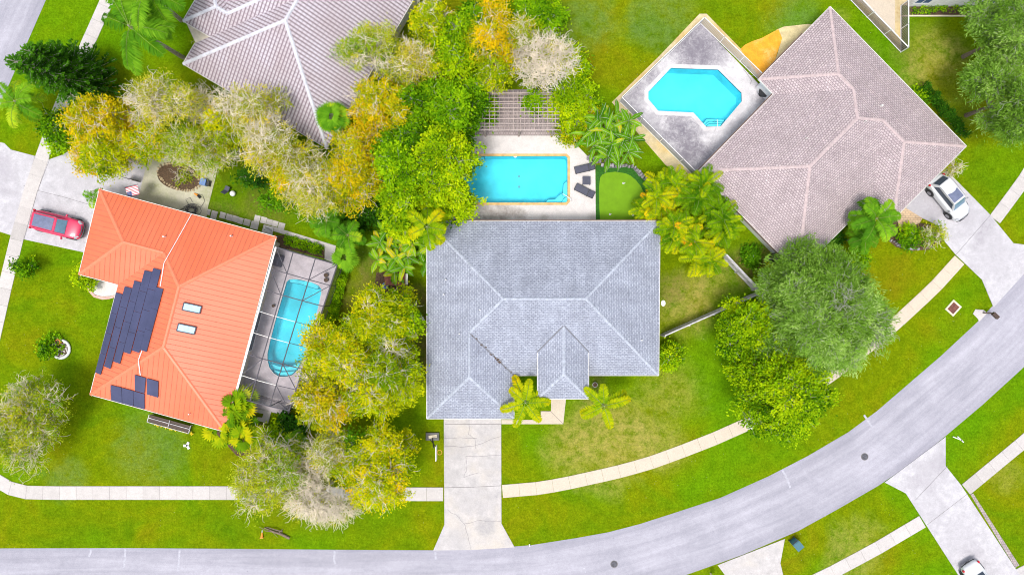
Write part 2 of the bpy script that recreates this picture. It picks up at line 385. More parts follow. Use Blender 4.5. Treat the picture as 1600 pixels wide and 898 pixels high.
# roofs, walls ----------------------------------------------------------
M['roof_grey'] = roof_tiles('grey_tile_roof', (.325, .35, .42), (.415, .445, .52), (.235, .255, .32), .16, .32, .17, streak=.2)
M['cap_grey'] = plain('grey_ridge_cap', (.37, .40, .47), .8, scale=3.2, var=.2)
M['cap_dark'] = plain('valley_shade_leaf_tone', (.15, .155, .18), .7); M['roof_brown'] = roof_tiles('pink_brown_roof', (.40, .33, .335), (.515, .435, .44), (.255, .20, .21), .19, .24, .17, streak=.10, st2=.25)  # first tone: painted shade beside the porch roof, leaf dirt in the wing valley
M['cap_brown'] = plain('pink_ridge_cap', (.46, .365, .365), .8, scale=3.5, var=.14)
def barrel_mat():
    b = NB('barrel_tile_roof'); uv = b.uv(); sp = b.n('ShaderNodeSeparateXYZ'); b.l(uv, sp.inputs[0])
    # channels between barrels run down the slope, courses across it
    u = b.math('FRACT', b.math('MULTIPLY', sp.outputs[0], 1/.30)); v = b.math('FRACT', b.math('MULTIPLY', sp.outputs[1], 1/.36))
    h = b.math('SINE', b.math('MULTIPLY', u, math.pi))
    gr = b.math('SUBTRACT', 1.0, b.fr(h, .25, .75)); cr = b.math('LESS_THAN', v, .2)
    base = b.ramp(b.noise(uv, .35, 5, .6), [(.3, (.42, .36, .38)), (.5, (.48, .435, .475)), (.7, (.53, .50, .56))])
    base = b.mix(.6, base, b.ramp(b.noise(uv, 6, 3, .7), [(.3, (.75, .72, .74)), (.7, (1.15, 1.15, 1.15))]), 'MULTIPLY')
    c = b.mix(b.math('MULTIPLY', gr, .88), base, (.17, .12, .14)); c = b.mix(b.math('MULTIPLY', cr, .62), c, (.22, .17, .19))
    b.bump(b.math('ADD', h, b.math('MULTIPLY', v, -.4)), .7, .06); return b.fin(c, .7)
M['roof_barrel'] = barrel_mat()
M['cap_white'] = plain('white_ridge_cap', (.56, .56, .62), .7, scale=3, var=.12)
M['roof_white'] = roof_tiles('white_flat_roof', (.6, .6, .64), (.66, .66, .7), (.5, .5, .54), .3, .3, .1)
def metal_roof():
    b = NB('orange_metal_roof'); p = b.pos(); n = b.noise(p, .12, 3)
    c = b.ramp(n, [(.3, (.72, .125, .042)), (.7, (.83, .175, .080))])
    c = b.mix(.4, c, b.ramp(b.noise(p, 2, 5, .7), [(.3, (.86, .86, .86)), (.7, (1.06, 1.06, 1.06))]), 'MULTIPLY')
    return b.fin(c, .42, spec=.6)
M['roof_orange'] = metal_roof()
M['seam_orange'] = plain('orange_seam', (.50, .135, .07), .6)
M['cap_orange'] = plain('orange_cap', (.74, .19, .095), .45, var=.06)
M['wall_cream'] = plain('stucco_cream', (.62, .56, .46), .9); M['wall_white'] = plain('stucco_white', (.74, .73, .74), .9)
M['wall_grey'] = plain('stucco_grey', (.5, .5, .52), .9)
M['fascia_white'] = plain('fascia_white', (.72, .70, .66), .6); M['fascia_brown'] = plain('fascia_brown', (.11, .065, .05), .6)
M['white'] = plain('white_paint', (.80, .80, .80), .5, var=.04); M['dark_metal'] = plain('bronze_frame', (.075, .07, .085), .75)
M['iron'] = plain('cast_iron', (.085, .085, .10), .8, scale=9, var=.4); M['grey_metal'] = plain('grey_metal', (.35, .35, .37), .4, .6); M['black'] = plain('black_plastic', (.02, .021, .024), .45)
M['glass'] = plain('window_glass', (.05, .07, .10), .08, spec=.8); M['glass_blue'] = plain('window_blue', (.06, .10, .25), .1)
M['screen'] = screenmat('insect_screen', (.10, .10, .12), .10); M['screen_wall'] = screenmat('screen_wall', (.11, .10, .12), .62)
M['screen_white'] = screenmat('screen_pale', (.55, .56, .58), .45); M['screen_dark'] = screenmat('screen_brown', (.16, .11, .14), .6)
M['wood'] = plain('weathered_wood', (.36, .29, .25), .85, scale=6, var=.3); M['wood_pale'] = plain('pale_wood', (.50, .41, .38), .8, scale=5, var=.15)
M['fence_grey'] = plain('weathered_fence', (.52, .50, .52), .85, scale=3, var=.3)
M['bark'] = plain('bark', (.20, .15, .11), .95, scale=6, var=.35); M['bark_pale'] = plain('pale_bark', (.48, .42, .33), .9, scale=5, var=.25)
M['twig_white'] = plain('bare_twigs', (.82, .73, .59), .9, scale=.8, var=.22); M['twig_grey'] = plain('grey_twigs', (.42, .42, .34), .9, scale=.8, var=.25)
M['stalk'] = plain('palm_stalk', (.22, .34, .05), .7, var=.2); M['palm_trunk'] = plain('palm_trunk', (.36, .32, .27), .9, scale=5, var=.3)
M['tyre'] = plain('tyre', (.018, .018, .02), .8); M['rim'] = plain('rim', (.3, .3, .32), .3, .8)
M['navy'] = plain('dark_sling', (.065, .068, .10), .7); M['teal'] = plain('teal_plastic', (.03, .13, .17), .35)
M['blue'] = plain('blue_plastic', (.02, .19, .62), .5, var=.25, scale=4); M['orange'] = plain('orange_plastic', (.80, .30, .03), .5); M['yellow'] = plain('yellow_flower', (.75, .55, .01), .7)
M['rust'] = plain('rusty_sheet', (.26, .085, .06), .8, var=.3); M['brown'] = plain('dark_brown', (.06, .035, .025), .6)
M['cream'] = plain('cream', (.66, .58, .42), .7); M['pink'] = plain('pink_brick', (.62, .38, .33), .85, scale=6, var=.25)
def carpaint(name, c):
    b = NB(name); m = b.fin(b.ramp(b.noise(b.obj(), 1.2, 2), [(.3, tuple(x*.94 for x in c)), (.7, c)]), .3); b.b.inputs['Coat Weight'].default_value = .7; b.b.inputs['Coat Roughness'].default_value = .06; return m
M['car_red'] = carpaint('red_car_paint', (.60, .018, .085)); M['car_white'] = carpaint('white_car_paint', (.60, .61, .64))
M['car_glass'] = plain('car_glass', (.03, .045, .07), .05, spec=.9); M['car_glass_blue'] = plain('windscreen_glass', (.10, .20, .28), .05, spec=.9)
M['sunroof'] = plain('sunroof', (.13, .15, .24), .12, spec=.8)
M['lamp'] = plain('clear_lamp', (.38, .39, .42), .15, spec=.8); M['red_lamp'] = plain('red_lamp', (.45, .01, .02), .2)
def panel_mat():
    b = NB('solar_cells'); n = b.noise(b.obj(), .5, 4)
    return b.fin(b.ramp(n, [(.3, (.028, .034, .085)), (.7, (.05, .056, .13))]), .22, spec=.6)
M['solar'] = panel_mat(); M['skylight'] = plain('skylight_dome', (.42, .66, .85), .15)
# ---------------------------------------------------------------- pools' outlines (ground level)
poolA = [(722, 244), (884, 244), (887, 247), (887, 314), (884, 317), (722, 317)]
poolB = [(1012.5, 144), (1048, 106.5), (1122, 109), (1158.5, 145.5), (1159, 159), (1126, 198), (1103, 199), (1083, 176.7), (1028, 174), (1012.5, 155.5)]
poolC = [(448, 440), (452, 436.5), (460, 435.5), (472, 437), (488, 441), (499, 446), (503, 452), (502, 460), (497.5, 481), (489, 517.5), (480, 546), (472, 568),
         (466, 578), (457, 586), (447, 588.5), (436, 588), (428, 583), (421, 574), (418, 562), (418, 552), (422, 533), (430, 502)]
def grow(pts, d):   # d metres outward, on world polygon
    return inset(P2(pts), -d)
holes = {'A': P2(poolA), 'B': P2(poolB), 'C': P2(poolC)}

# ground -----------------------------------------------------------
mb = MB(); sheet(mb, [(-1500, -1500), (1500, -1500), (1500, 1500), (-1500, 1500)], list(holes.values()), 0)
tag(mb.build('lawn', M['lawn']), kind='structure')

# roads
up = [(-900, 858), (-200, 857), (0, 856), (200, 855.5), (400, 857), (560, 858.5), (680, 859), (760, 856.5), (830, 851), (900, 840), (950, 831), (1000, 818), (1050, 802),
      (1126, 777), (1200, 744), (1262, 712), (1325, 675), (1370, 642), (1413, 605), (1470, 556), (1526, 504), (1565, 463), (1600, 428), (1660, 355), (1705, 280), (1740, 190), (1760, 60), (1765, -200), (1765, -900)]
lo = [(-900, 962), (-200, 962), (0, 961), (200, 961), (400, 961), (560, 962), (700, 962), (780, 959), (860, 952), (940, 936), (1000, 920), (1070, 898), (1121, 881),
      (1200, 851), (1225, 841), (1300, 800), (1385, 751), (1440, 712), (1483, 676), (1540, 628), (1600, 573), (1670, 505), (1725, 440), (1790, 350), (1830, 250), (1860, 120), (1868, -200), (1868, -900)]
def strip_road(A, B, z):
    def rs(pl, n):
        q = [G(*p) for p in pl]; c = [0]
        for a, b in zip(q, q[1:]): c.append(c[-1]+(b-a).length)
        return q, c
    qa, ca = rs(A, 0); qb, cb = rs(B, 0); vs, fs, uv = [], [], []; rows = []
    # pair every upper point with the nearest point along the lower edge
    for i, p in enumerate(qa):
        best = min(((p-(b0.lerp(b1, t/20))).length, b0.lerp(b1, t/20)) for b0, b1 in zip(qb, qb[1:]) for t in range(21)) if 0 < i < len(qa)-1 else (0, qb[0] if i == 0 else qb[-1])
        rows.append((p, best[1], ca[i]))
    for p, q_, s_ in rows:
        for j in range(9): v = p.lerp(q_, j/8); vs.append((v.x, v.y, z)); uv.append((s_, 6*j/8))
    for i in range(len(rows)-1):
        for j in range(8): fs.append((i*9+j, (i+1)*9+j, (i+1)*9+j+1, i*9+j+1))
    me = bpy.data.meshes.new('road'); me.from_pydata(vs, [], [f[::-1] for f in fs]); me.materials.append(M['road']); ul = me.uv_layers.new(name='UVMap')
    for lp in me.loops: ul.data[lp.index].uv = uv[lp.vertex_index]
    o = bpy.data.objects.new('road', me); SC.collection.objects.link(o); fixnorm(o); return tag(o, kind='structure')
def dens(pl, st=60):
    out = [pl[0]]
    for a, b in zip(pl, pl[1:]):
        n = max(1, int(math.hypot(b[0]-a[0], b[1]-a[1])/st)) if -400 < a[0] < 1900 else 1
        out += [(a[0]+(b[0]-a[0])*i/n, a[1]+(b[1]-a[1])*i/n) for i in range(1, n+1)]
    return out
strip_road(dens(up), lo, .006)
strip_road([(230, -420), (120, -130), (72, 0), (36, 82), (0, 165), (-18, 218), (-60, 320), (-120, 480), (-170, 640), (-190, 857)], [(120, -440), (10, -160), (-40, -40), (-75, 45), (-110, 125), (-128, 180), (-170, 280), (-225, 440), (-275, 600), (-300, 857)], .007)
# tar-dark patch and pale mud tracks lie on the asphalt
mb = MB()
for pts in ([(1140, 868), (1185, 830), (1240, 806), (1246, 822), (1215, 842), (1121, 880)], ):
    sheet(mb, P2(pts), z=.010)
for x0, x1, y0, y1 in ((193, 197, 857, 882), (277, 281, 858, 884), (520, 525, 859, 876)): pass
M['seal'] = plain('pale_crack_seal', (.40, .395, .45), .9, scale=6, var=.15)
def patchline(pts, wd):
    mb = MB(); q = [G(*p) for p in pts]
    for a, b in zip(q, q[1:]):
        d = (b-a).normalized(); n = Vector((-d.y, d.x, 0))*wd/2; mb.add([(v.x, v.y, .0095) for v in (a-n, b-n, b+n, a+n)], [(0, 1, 2, 3)])
    return tag(mb.build('road_seal', M['seal']), kind='structure')
for p_ in ([(196, 857), (195, 872), (194, 886)], [(281, 858), (280, 870), (278, 892)], [(523, 860), (522, 874), (524, 880)], [(143, 858), (139, 869)], [(680, 862), (681, 874)], [(1222, 733), (1230, 748), (1235, 762)], [(1362, 666), (1350, 648)]): patchline(p_, .18)
# sidewalks: separate slabs with real joints
def slabs(name, cl, wd, mat, L=1.5, th=.05, z=.045):
    pts = [G(*p) for p in cl]; mb = MB()
    cum = [0]
    for a, b in zip(pts, pts[1:]): cum.append(cum[-1]+(b-a).length)
    def at(s):
        s = max(0, min(cum[-1]-1e-6, s))
        for i in range(len(pts)-1):
            if cum[i+1] >= s: break
        return pts[i].lerp(pts[i+1], (s-cum[i])/(cum[i+1]-cum[i])), i
    def nrm(s):
        a, _ = at(s-.5); b, _ = at(s+.5); d = (b-a).normalized(); return Vector((-d.y, d.x, 0))
    n = max(1, round(cum[-1]/L)); rr = random.Random(len(cl)*13+int(cum[-1]))
    for i in range(n):
        s0, s1 = cum[-1]*i/n+.008, cum[-1]*(i+1)/n-.008
        a, b = at(s0)[0], at(s1)[0]; na, nb = nrm(s0), nrm(s1)
        q = [a-na*wd/2, b-nb*wd/2, b+nb*wd/2, a+na*wd/2]; zz = z + rr.uniform(-.004, .004)
        t = rr.random(); t = .12*t if rr.random() < .1 else .45+.55*t
        mb.add([(v.x, v.y, zz) for v in q]+[(v.x, v.y, zz-th) for v in q], [(0, 1, 2, 3), (0, 4, 5, 1), (1, 5, 6, 2), (2, 6, 7, 3), (3, 7, 4, 0)], 0, t)
    o = mb.build(name, mat); fixnorm(o); tag(o, kind='structure'); return o
slabs('sidewalk', [(215, -110), (168, 0), (126, 94), (93, 172), (66, 246), (48, 298), (27, 371), (9, 445), (-8, 520), (-26, 600), (-36, 660), (-34, 705), (-18, 740), (8, 760), (40, 768.5), (80, 769.5), (350, 769.5), (520, 771), (692.5, 771.5)], 1.2, M['sidewalk'])
slabs('sidewalk', [(785, 767), (838, 762.5), (876, 756.5), (960, 738), (1012, 724), (1062, 706), (1116, 685), (1170, 661), (1230, 630), (1290, 592), (1340, 554), (1395, 509), (1459, 450), (1499, 406)], 1.15, M['sidewalk_beige'])
slabs('sidewalk', [(1554, 343), (1578, 311), (1600, 281), (1650, 200), (1690, 60), (1700, -200)], 1.15, M['sidewalk'])
slabs('sidewalk', [(1080, 985), (1200, 941), (1300, 893.5), (1370, 856), (1441, 814)], 1.15, M['sidewalk'])
slabs('sidewalk', [(1509, 764), (1560, 722), (1600, 689), (1660, 636), (1740, 540)], 1.15, M['sidewalk'])
# driveways
def slab(name, pts, mat, z=.03, th=.03, holes_=(), kind='structure', a=.9, world=False):
    mb = MB(); sheet(mb, pts if world else P2(pts), holes_, z, th, a=a); o = mb.build(name, mat); return tag(o, kind=kind)
slab('driveway', [(693.5, 640), (783, 640), (783.5, 817), (804, 854), (740, 858), (677, 859), (694.5, 819)], M['drive'], .052, .05)
slab('driveway', [(-190, 190), (-60, 205), (-18, 218), (7, 224), (17, 234), (55, 244), (78, 249), (98, 242), (113, 233), (150, 216), (195, 225), (232, 262), (217, 309), (200, 340), (135, 395), (38, 374), (0, 362), (-70, 345), (-170, 380)], M['drive_dirty'], .02, .02)
slab('driveway', [(1415, 325), (1470, 258), (1478, 266), (1547, 336), (1583, 380), (1606, 383), (1640, 383), (1552, 480), (1534, 437), (1508, 412), (1493, 398), (1474, 375), (1461, 350), (1441, 341)], M['drive_dirty'], .052, .05)
slab('driveway', [(1382, 753), (1477, 682), (1477, 727), (1501, 757), (1586, 887), (1700, 1060), (1610, 1090), (1498, 899), (1415, 770)], M['drive_dirty'], .052, .05)
slab('driveway', [(1121, 882), (1226, 841), (1219, 879), (1224, 900), (1235, 985), (1140, 985), (1133, 898)], M['drive'], .052, .05)
slab('driveway_border', [(1516, 772), (1520, 770), (1592, 882), (1586, 886)], M['paver_pink'], .046, .05)
slab('entry_path', [(783.5, 655.5), (866, 655.5), (861, 643), (861, 600), (884, 600), (884, 625), (880, 662), (783.5, 662)], M['sidewalk_beige'], .045, .05)
slab('entry_path', [(845, 642), (862, 642), (866, 656), (845, 656)], M['sidewalk_beige'], .049, .05)
slab('paver_path', [(1400, 330), (1416, 315), (1441, 341), (1436, 349), (1428, 352), (1413, 365), (1404, 356)], M['paver_tan'], .05, .05)
slab('neighbour_slab', [(1586, 889), (1640, 862), (1660, 940), (1620, 950)], M['drive'], .045, .05)
# scored joints and cracks of the centre driveway
def lines(name, polys, wd, mat, z):
    mb = MB()
    for pl in polys:
        q = [G(*p) for p in pl]
        for a, b in zip(q, q[1:]):
            d = (b-a).normalized(); n = Vector((-d.y, d.x, 0))*wd/2; e = d*wd/2
            mb.add([(v.x, v.y, z) for v in (a-n-e, b-n+e, b+n+e, a+n-e)], [(0, 1, 2, 3)])
    return mb.build(name, mat)
def jit(pl, k=3, amp=1.4):
    out = [pl[0]]
    for a, b in zip(pl, pl[1:]):
        for i in range(1, k+1):
            t = i/k; j = 0 if i == k else amp
            out.append((a[0]+(b[0]-a[0])*t+R.uniform(-j, j), a[1]+(b[1]-a[1])*t+R.uniform(-j, j)))
    return out
tag(lines('driveway_joints', [[(694, 761), (740, 760), (783, 758)], [(696, 662), (783, 662)]], .035, M['joint'], .056), kind='structure')
tag(lines('driveway_cracks', [jit(p) for p in ([(694, 697), (720, 698), (740, 696), (783, 681)], [(733, 655), (732, 678), (742, 684), (743, 700)], [(694, 684), (720, 683), (745, 684)],
     [(747, 738), (725, 745), (729, 735), (728, 712), (783, 710)], [(699, 795), (718, 808), (727, 820), (731, 835), (735, 857)], [(726, 817), (752, 812), (760, 814), (783, 813)])], .026, M['crack'], .057), kind='structure')
tag(lines('driveway_joints', [[(59, 298), (100, 308), (140, 320)], [(62, 297), (37, 290)], [(38, 374), (16, 366)], [(55, 244), (38, 300), (17, 368)], [(78, 249), (59, 298), (38, 374)]], .03, M['joint'], .024), kind='structure')
tag(lines('driveway_joints', [[(1448, 819), (1512, 770)], [(1493, 398), (1547, 336)], [(1430, 780), (1480, 727)]], .03, M['joint'], .056), kind='structure')
tag(lines('entry_path_joints', [[(861, 643), (880, 662)]], .03, M['joint'], .053), kind='structure')
# putting green, patios, beds
slab('putting_surround', [(931, 258), (985, 258), (1003, 270), (1018, 290), (1014, 352), (931, 352)], M['turf_dark'], .02, .02)
slab('putting_green', [(937.5, 278), (941, 273), (948, 270), (961.5, 268.5), (977, 271), (985, 274.5), (993, 281), (1001, 291), (1006, 301), (1007.5, 313), (1006, 327), (1004.8, 352), (938, 352), (936.4, 324), (936, 292)], M['turf_light'], .035, .03)
slab('pergola_patio', [(742, 140), (878, 140), (878, 213), (742, 213)], M['paver_pink'], .03, .03)
slab('pool_deck', [(690, 212.5), (886, 212.5), (908, 234), (930, 257), (931, 360), (690, 360)], M['deck_white'], .06, .06, [grow(poolA, .18)])
slab('pool_deck', [(968.5, 158.5), (1094.5, 36.5), (1250, 200), (1130, 315)], M['deck_stain'], .06, .06, [grow(poolB, .33)])
slab('sand_strip', [(956, 160), (1030, 88), (1093, 22), (1104, 22), (1188, 108), (1188, 128), (1094.5, 36.5), (968.5, 158.5), (1093, 284), (1088, 292), (1040, 258), (1000, 212)], M['sand'], .012, .012)
slab('gravel_bed', [(1157, 77), (1163, 71), (1175, 65), (1190, 60), (1203, 53), (1216, 46), (1222, 60), (1214, 85), (1206, 110), (1188, 124)], M['gravel_orange'], .022, .02)
slab('gravel_bed', [(1213, 47), (1225, 42), (1240, 40.5), (1262, 38), (1290, 40), (1250, 90), (1200, 130), (1206, 108), (1215, 84), (1222, 60)], M['gravel_beige'], .018, .018)
slab('lanai_deck', [(425, 386), (431, 386), (528, 414.5), (451, 650), (367, 628)], M['deck_purple'], .06, .06, [grow(poolC, .02)])
slab('patio', [(236, 236), (345, 240), (336, 282), (325, 325), (322, 345), (215, 320), (217, 308), (227, 267)], M['patio'], .05, .05)
slab('patio', [(138, 431), (137, 442), (142, 452), (149, 460), (160, 463), (171, 462.5), (183, 460), (195, 440), (160, 420)], M['deck_white'], .06, .06)
slab('brick_edge', [(134, 428), (133.5, 444), (139, 455), (147, 464), (160, 468), (171, 467), (182, 464), (183, 460.5), (171, 463), (160, 463.6), (148.6, 460.5), (141.5, 452.5), (136.5, 442), (137.5, 430)], M['pink'], .08, .08)
slab('concrete_path', [(412.5, 351), (430, 355), (525, 384), (521, 410), (507.5, 405), (507.5, 387), (444, 366), (427, 361), (425, 372), (407, 369)], M['sidewalk'], .05, .05)
slab('concrete_path', [(398, 637), (424, 643), (419, 661), (401, 656), (403, 651), (410, 652), (412, 646), (397, 643)], M['sidewalk'], .05, .05)
slab('mulch_bed', [(430, 368), (444, 367), (507, 388), (507, 404), (437, 386)], M['mulch'], .03, .03)
slab('mulch_bed', [(1418, 9), (1560, 9), (1560, 25), (1420, 26)], M['mulch'], .03, .03)
slab('mulch_bed', [(1388, 352), (1402, 336), (1414, 364), (1436, 348), (1462, 352), (1474, 376), (1452, 390), (1425, 392), (1400, 386), (1386, 374)], M['mulch'], .015, .01)
slab('mulch_bed', [(330, 668), (352, 625), (400, 640), (402, 660), (440, 668), (470, 672), (480, 700), (370, 712)], M['mulch'], .012, .01)
slab('mulch_bed', [(588, 425), (637, 425), (640, 455), (632, 468), (590, 465), (585, 450)], M['mulch'], .02, .02)
mb = MB(); c = G(280, 277); mb.disc((c.x, c.y, .0), 1.95, .10, 28, ry=1.15, rz=-.2)
tag(mb.build('planting_bed', M['mulch']), kind='structure')
def pavers(name, quads, mat, z=.035):
    mb = MB(); rr = random.Random(3)
    for cx, cy, sx, sy, rz in quads:
        p = G(cx, cy); mb.box((p.x, p.y, z/2+.002*rr.random()), (sx/S, sy/S, z), -math.radians(rz), a=rr.random())
    return tag(mb.build(name, mat), kind='structure')
pavers('paving_slabs', [(324, 331, 9.5, 9, 15), (335, 334, 9.5, 9, 15), (333, 342, 9, 8, 15), (348, 336.5, 9, 9.5, 16), (358, 339.5, 9.5, 9.5, 16), (367.5, 342, 9.5, 9.5, 16), (376, 345, 8, 9.5, 16), (386, 347.5, 10, 10, 16),
     (402, 341.5, 9, 10, 14), (412, 344, 9, 10, 14), (421, 347, 9, 9, 14), (430, 349.5, 9, 9, 14), (440, 353, 10, 10, 14), (398, 352, 12, 12, 14)], M['sidewalk'])

# pools --------------------------------------------------------------
def pool(name, outline, depth, wlevel, coping, cop_in, cop_out, cop_mat, label):
    root = empty(name, (*inset(outline, 0)[0], 0), label, 'swimming pool')
    cx = sum(p[0] for p in outline)/len(outline); cy = sum(p[1] for p in outline)/len(outline); root.location = (cx, cy, 0)
    mb = MB(); n = len(outline)
    inn = inset(outline, .0)
    sheet(mb, inn, z=-depth)
    mb.add([(*p, 0.05) for p in inn]+[(*p, -depth) for p in inn], [((i+1) % n, i, n+i, n+(i+1) % n) for i in range(n)])
    b = mb.build('basin', M['basin'])
    mb = MB(); a1 = inset(outline, .004)
    mb.add([(*p, .048) for p in a1]+[(*p, -.16) for p in a1], [((i+1) % n, i, n+i, n+(i+1) % n) for i in range(n)])
    t = mb.build('tile_line', M['basin_line'])
    mb = MB(); sheet(mb, inset(outline, .006), z=wlevel); wtr = mb.build('water', M['water']); tag(wtr)
    obs = [b, t, wtr]
    if coping:
        mb = MB(); sheet(mb, inset(outline, -cop_out), [inset(outline, -cop_in)], .075, .03); obs.append(mb.build('coping', cop_mat))
    adopt(root, *obs); return root
rA = pool('swimming_pool', P2(poolA), 1.5, -.03, True, -.02, .2, M['coping_tan'], 'rectangular blue pool with tan coping between the pergola and the grey tiled roof')
rB = pool('swimming_pool', P2(poolB), 1.5, -.03, True, -.02, .34, M['coping_white'], 'many-sided turquoise pool in the stained deck behind the white mesh fence')
rC = pool('swimming_pool', P2(poolC), 1.5, -.03, True, -.02, .05, M['coping_white'], 'long kidney shaped blue pool inside the dark screen enclosure')
def addsteps(root, tiers, name='step', mat='basin_step'):
    for pts, z in tiers:
        mb = MB(); sheet(mb, P2(pts, z), z=z, th=1.5+z); q = [G(x, y, z) for x, y in pts]
        for a, b in zip(q, q[1:]+q[:1]): mb.bar(a+Vector((0, 0, .01)), b+Vector((0, 0, .01)), .04, .02, 1)
        adopt(root, mb.build(name, [M[mat], M['basin_line']]))
addsteps(rA, [([(851, 316.5), (856, 312), (867, 311.5), (873, 305), (879, 302), (880.5, 287), (886, 283), (886.5, 316.5)], -.45), ([(877, 316.5), (881, 310), (886.5, 307), (886.5, 316.5)], -.22), ([(738, 245), (757, 245), (757, 250), (738, 250)], -.3)])
addsteps(rB, [([(1098, 194), (1104, 186), (1133, 187), (1126.5, 197), (1103.5, 198)], -.6), ([(1100.5, 196), (1107, 190), (1130, 191), (1126, 197.2), (1103.5, 198.4)], -.4), ([(1103, 198), (1108, 193.5), (1128, 194), (1125.5, 197.6)], -.2)])
addsteps(rC, [([(420, 560), (425, 568), (436, 572), (450, 573), (470, 566), (464, 578), (456, 585.5), (447, 588), (436, 587.5), (428.5, 582.5), (421.5, 573)], -.5), ([(426, 577), (440, 581), (456, 580), (462, 578.5), (456, 585.3), (447, 587.6), (436, 587.2), (429, 582.3)], -.25),
              ([(452, 437), (460, 436), (487, 441), (499, 447), (496, 452), (470, 444), (453, 441)], -.3)])
mb = MB(); a_, b_ = G(879, 305), G(892, 314)
mb.tube([a_+Vector((0, 0, -.3)), a_+Vector((0, 0, .75)), a_.lerp(b_, .5)+Vector((0, 0, .9)), b_+Vector((0, 0, .7)), b_+Vector((0, 0, .06))], .03, 8)
adopt(rA, mb.build('handrail', M['white'], smooth=True))
mb = MB(); a_, b_ = G(1117, 190), G(1117, 203)
mb.tube([a_+Vector((0, 0, -.3)), a_+Vector((0, 0, .7)), a_.lerp(b_, .5)+Vector((0, 0, .85)), b_+Vector((0, 0, .6)), b_+Vector((0, 0, .06))], .022, 8)
adopt(rB, mb.build('handrail', M['white'], smooth=True))
mb = MB()
for x, y in ((811, 276), (811, 292)): p = G(x, y, -1.5); mb.disc((p.x, p.y, -1.49), .12, .04, 12)
adopt(rA, *split_build(mb, 'main_drain', M['grey_metal']))
mb = MB(); p = G(805, 243.5); mb.disc((p.x, p.y, -.028), .17, .05, 14); o = mb.build('chlorine_float', M['white']); tag(o, 'round white float at the top edge of the rectangular pool', 'pool float')

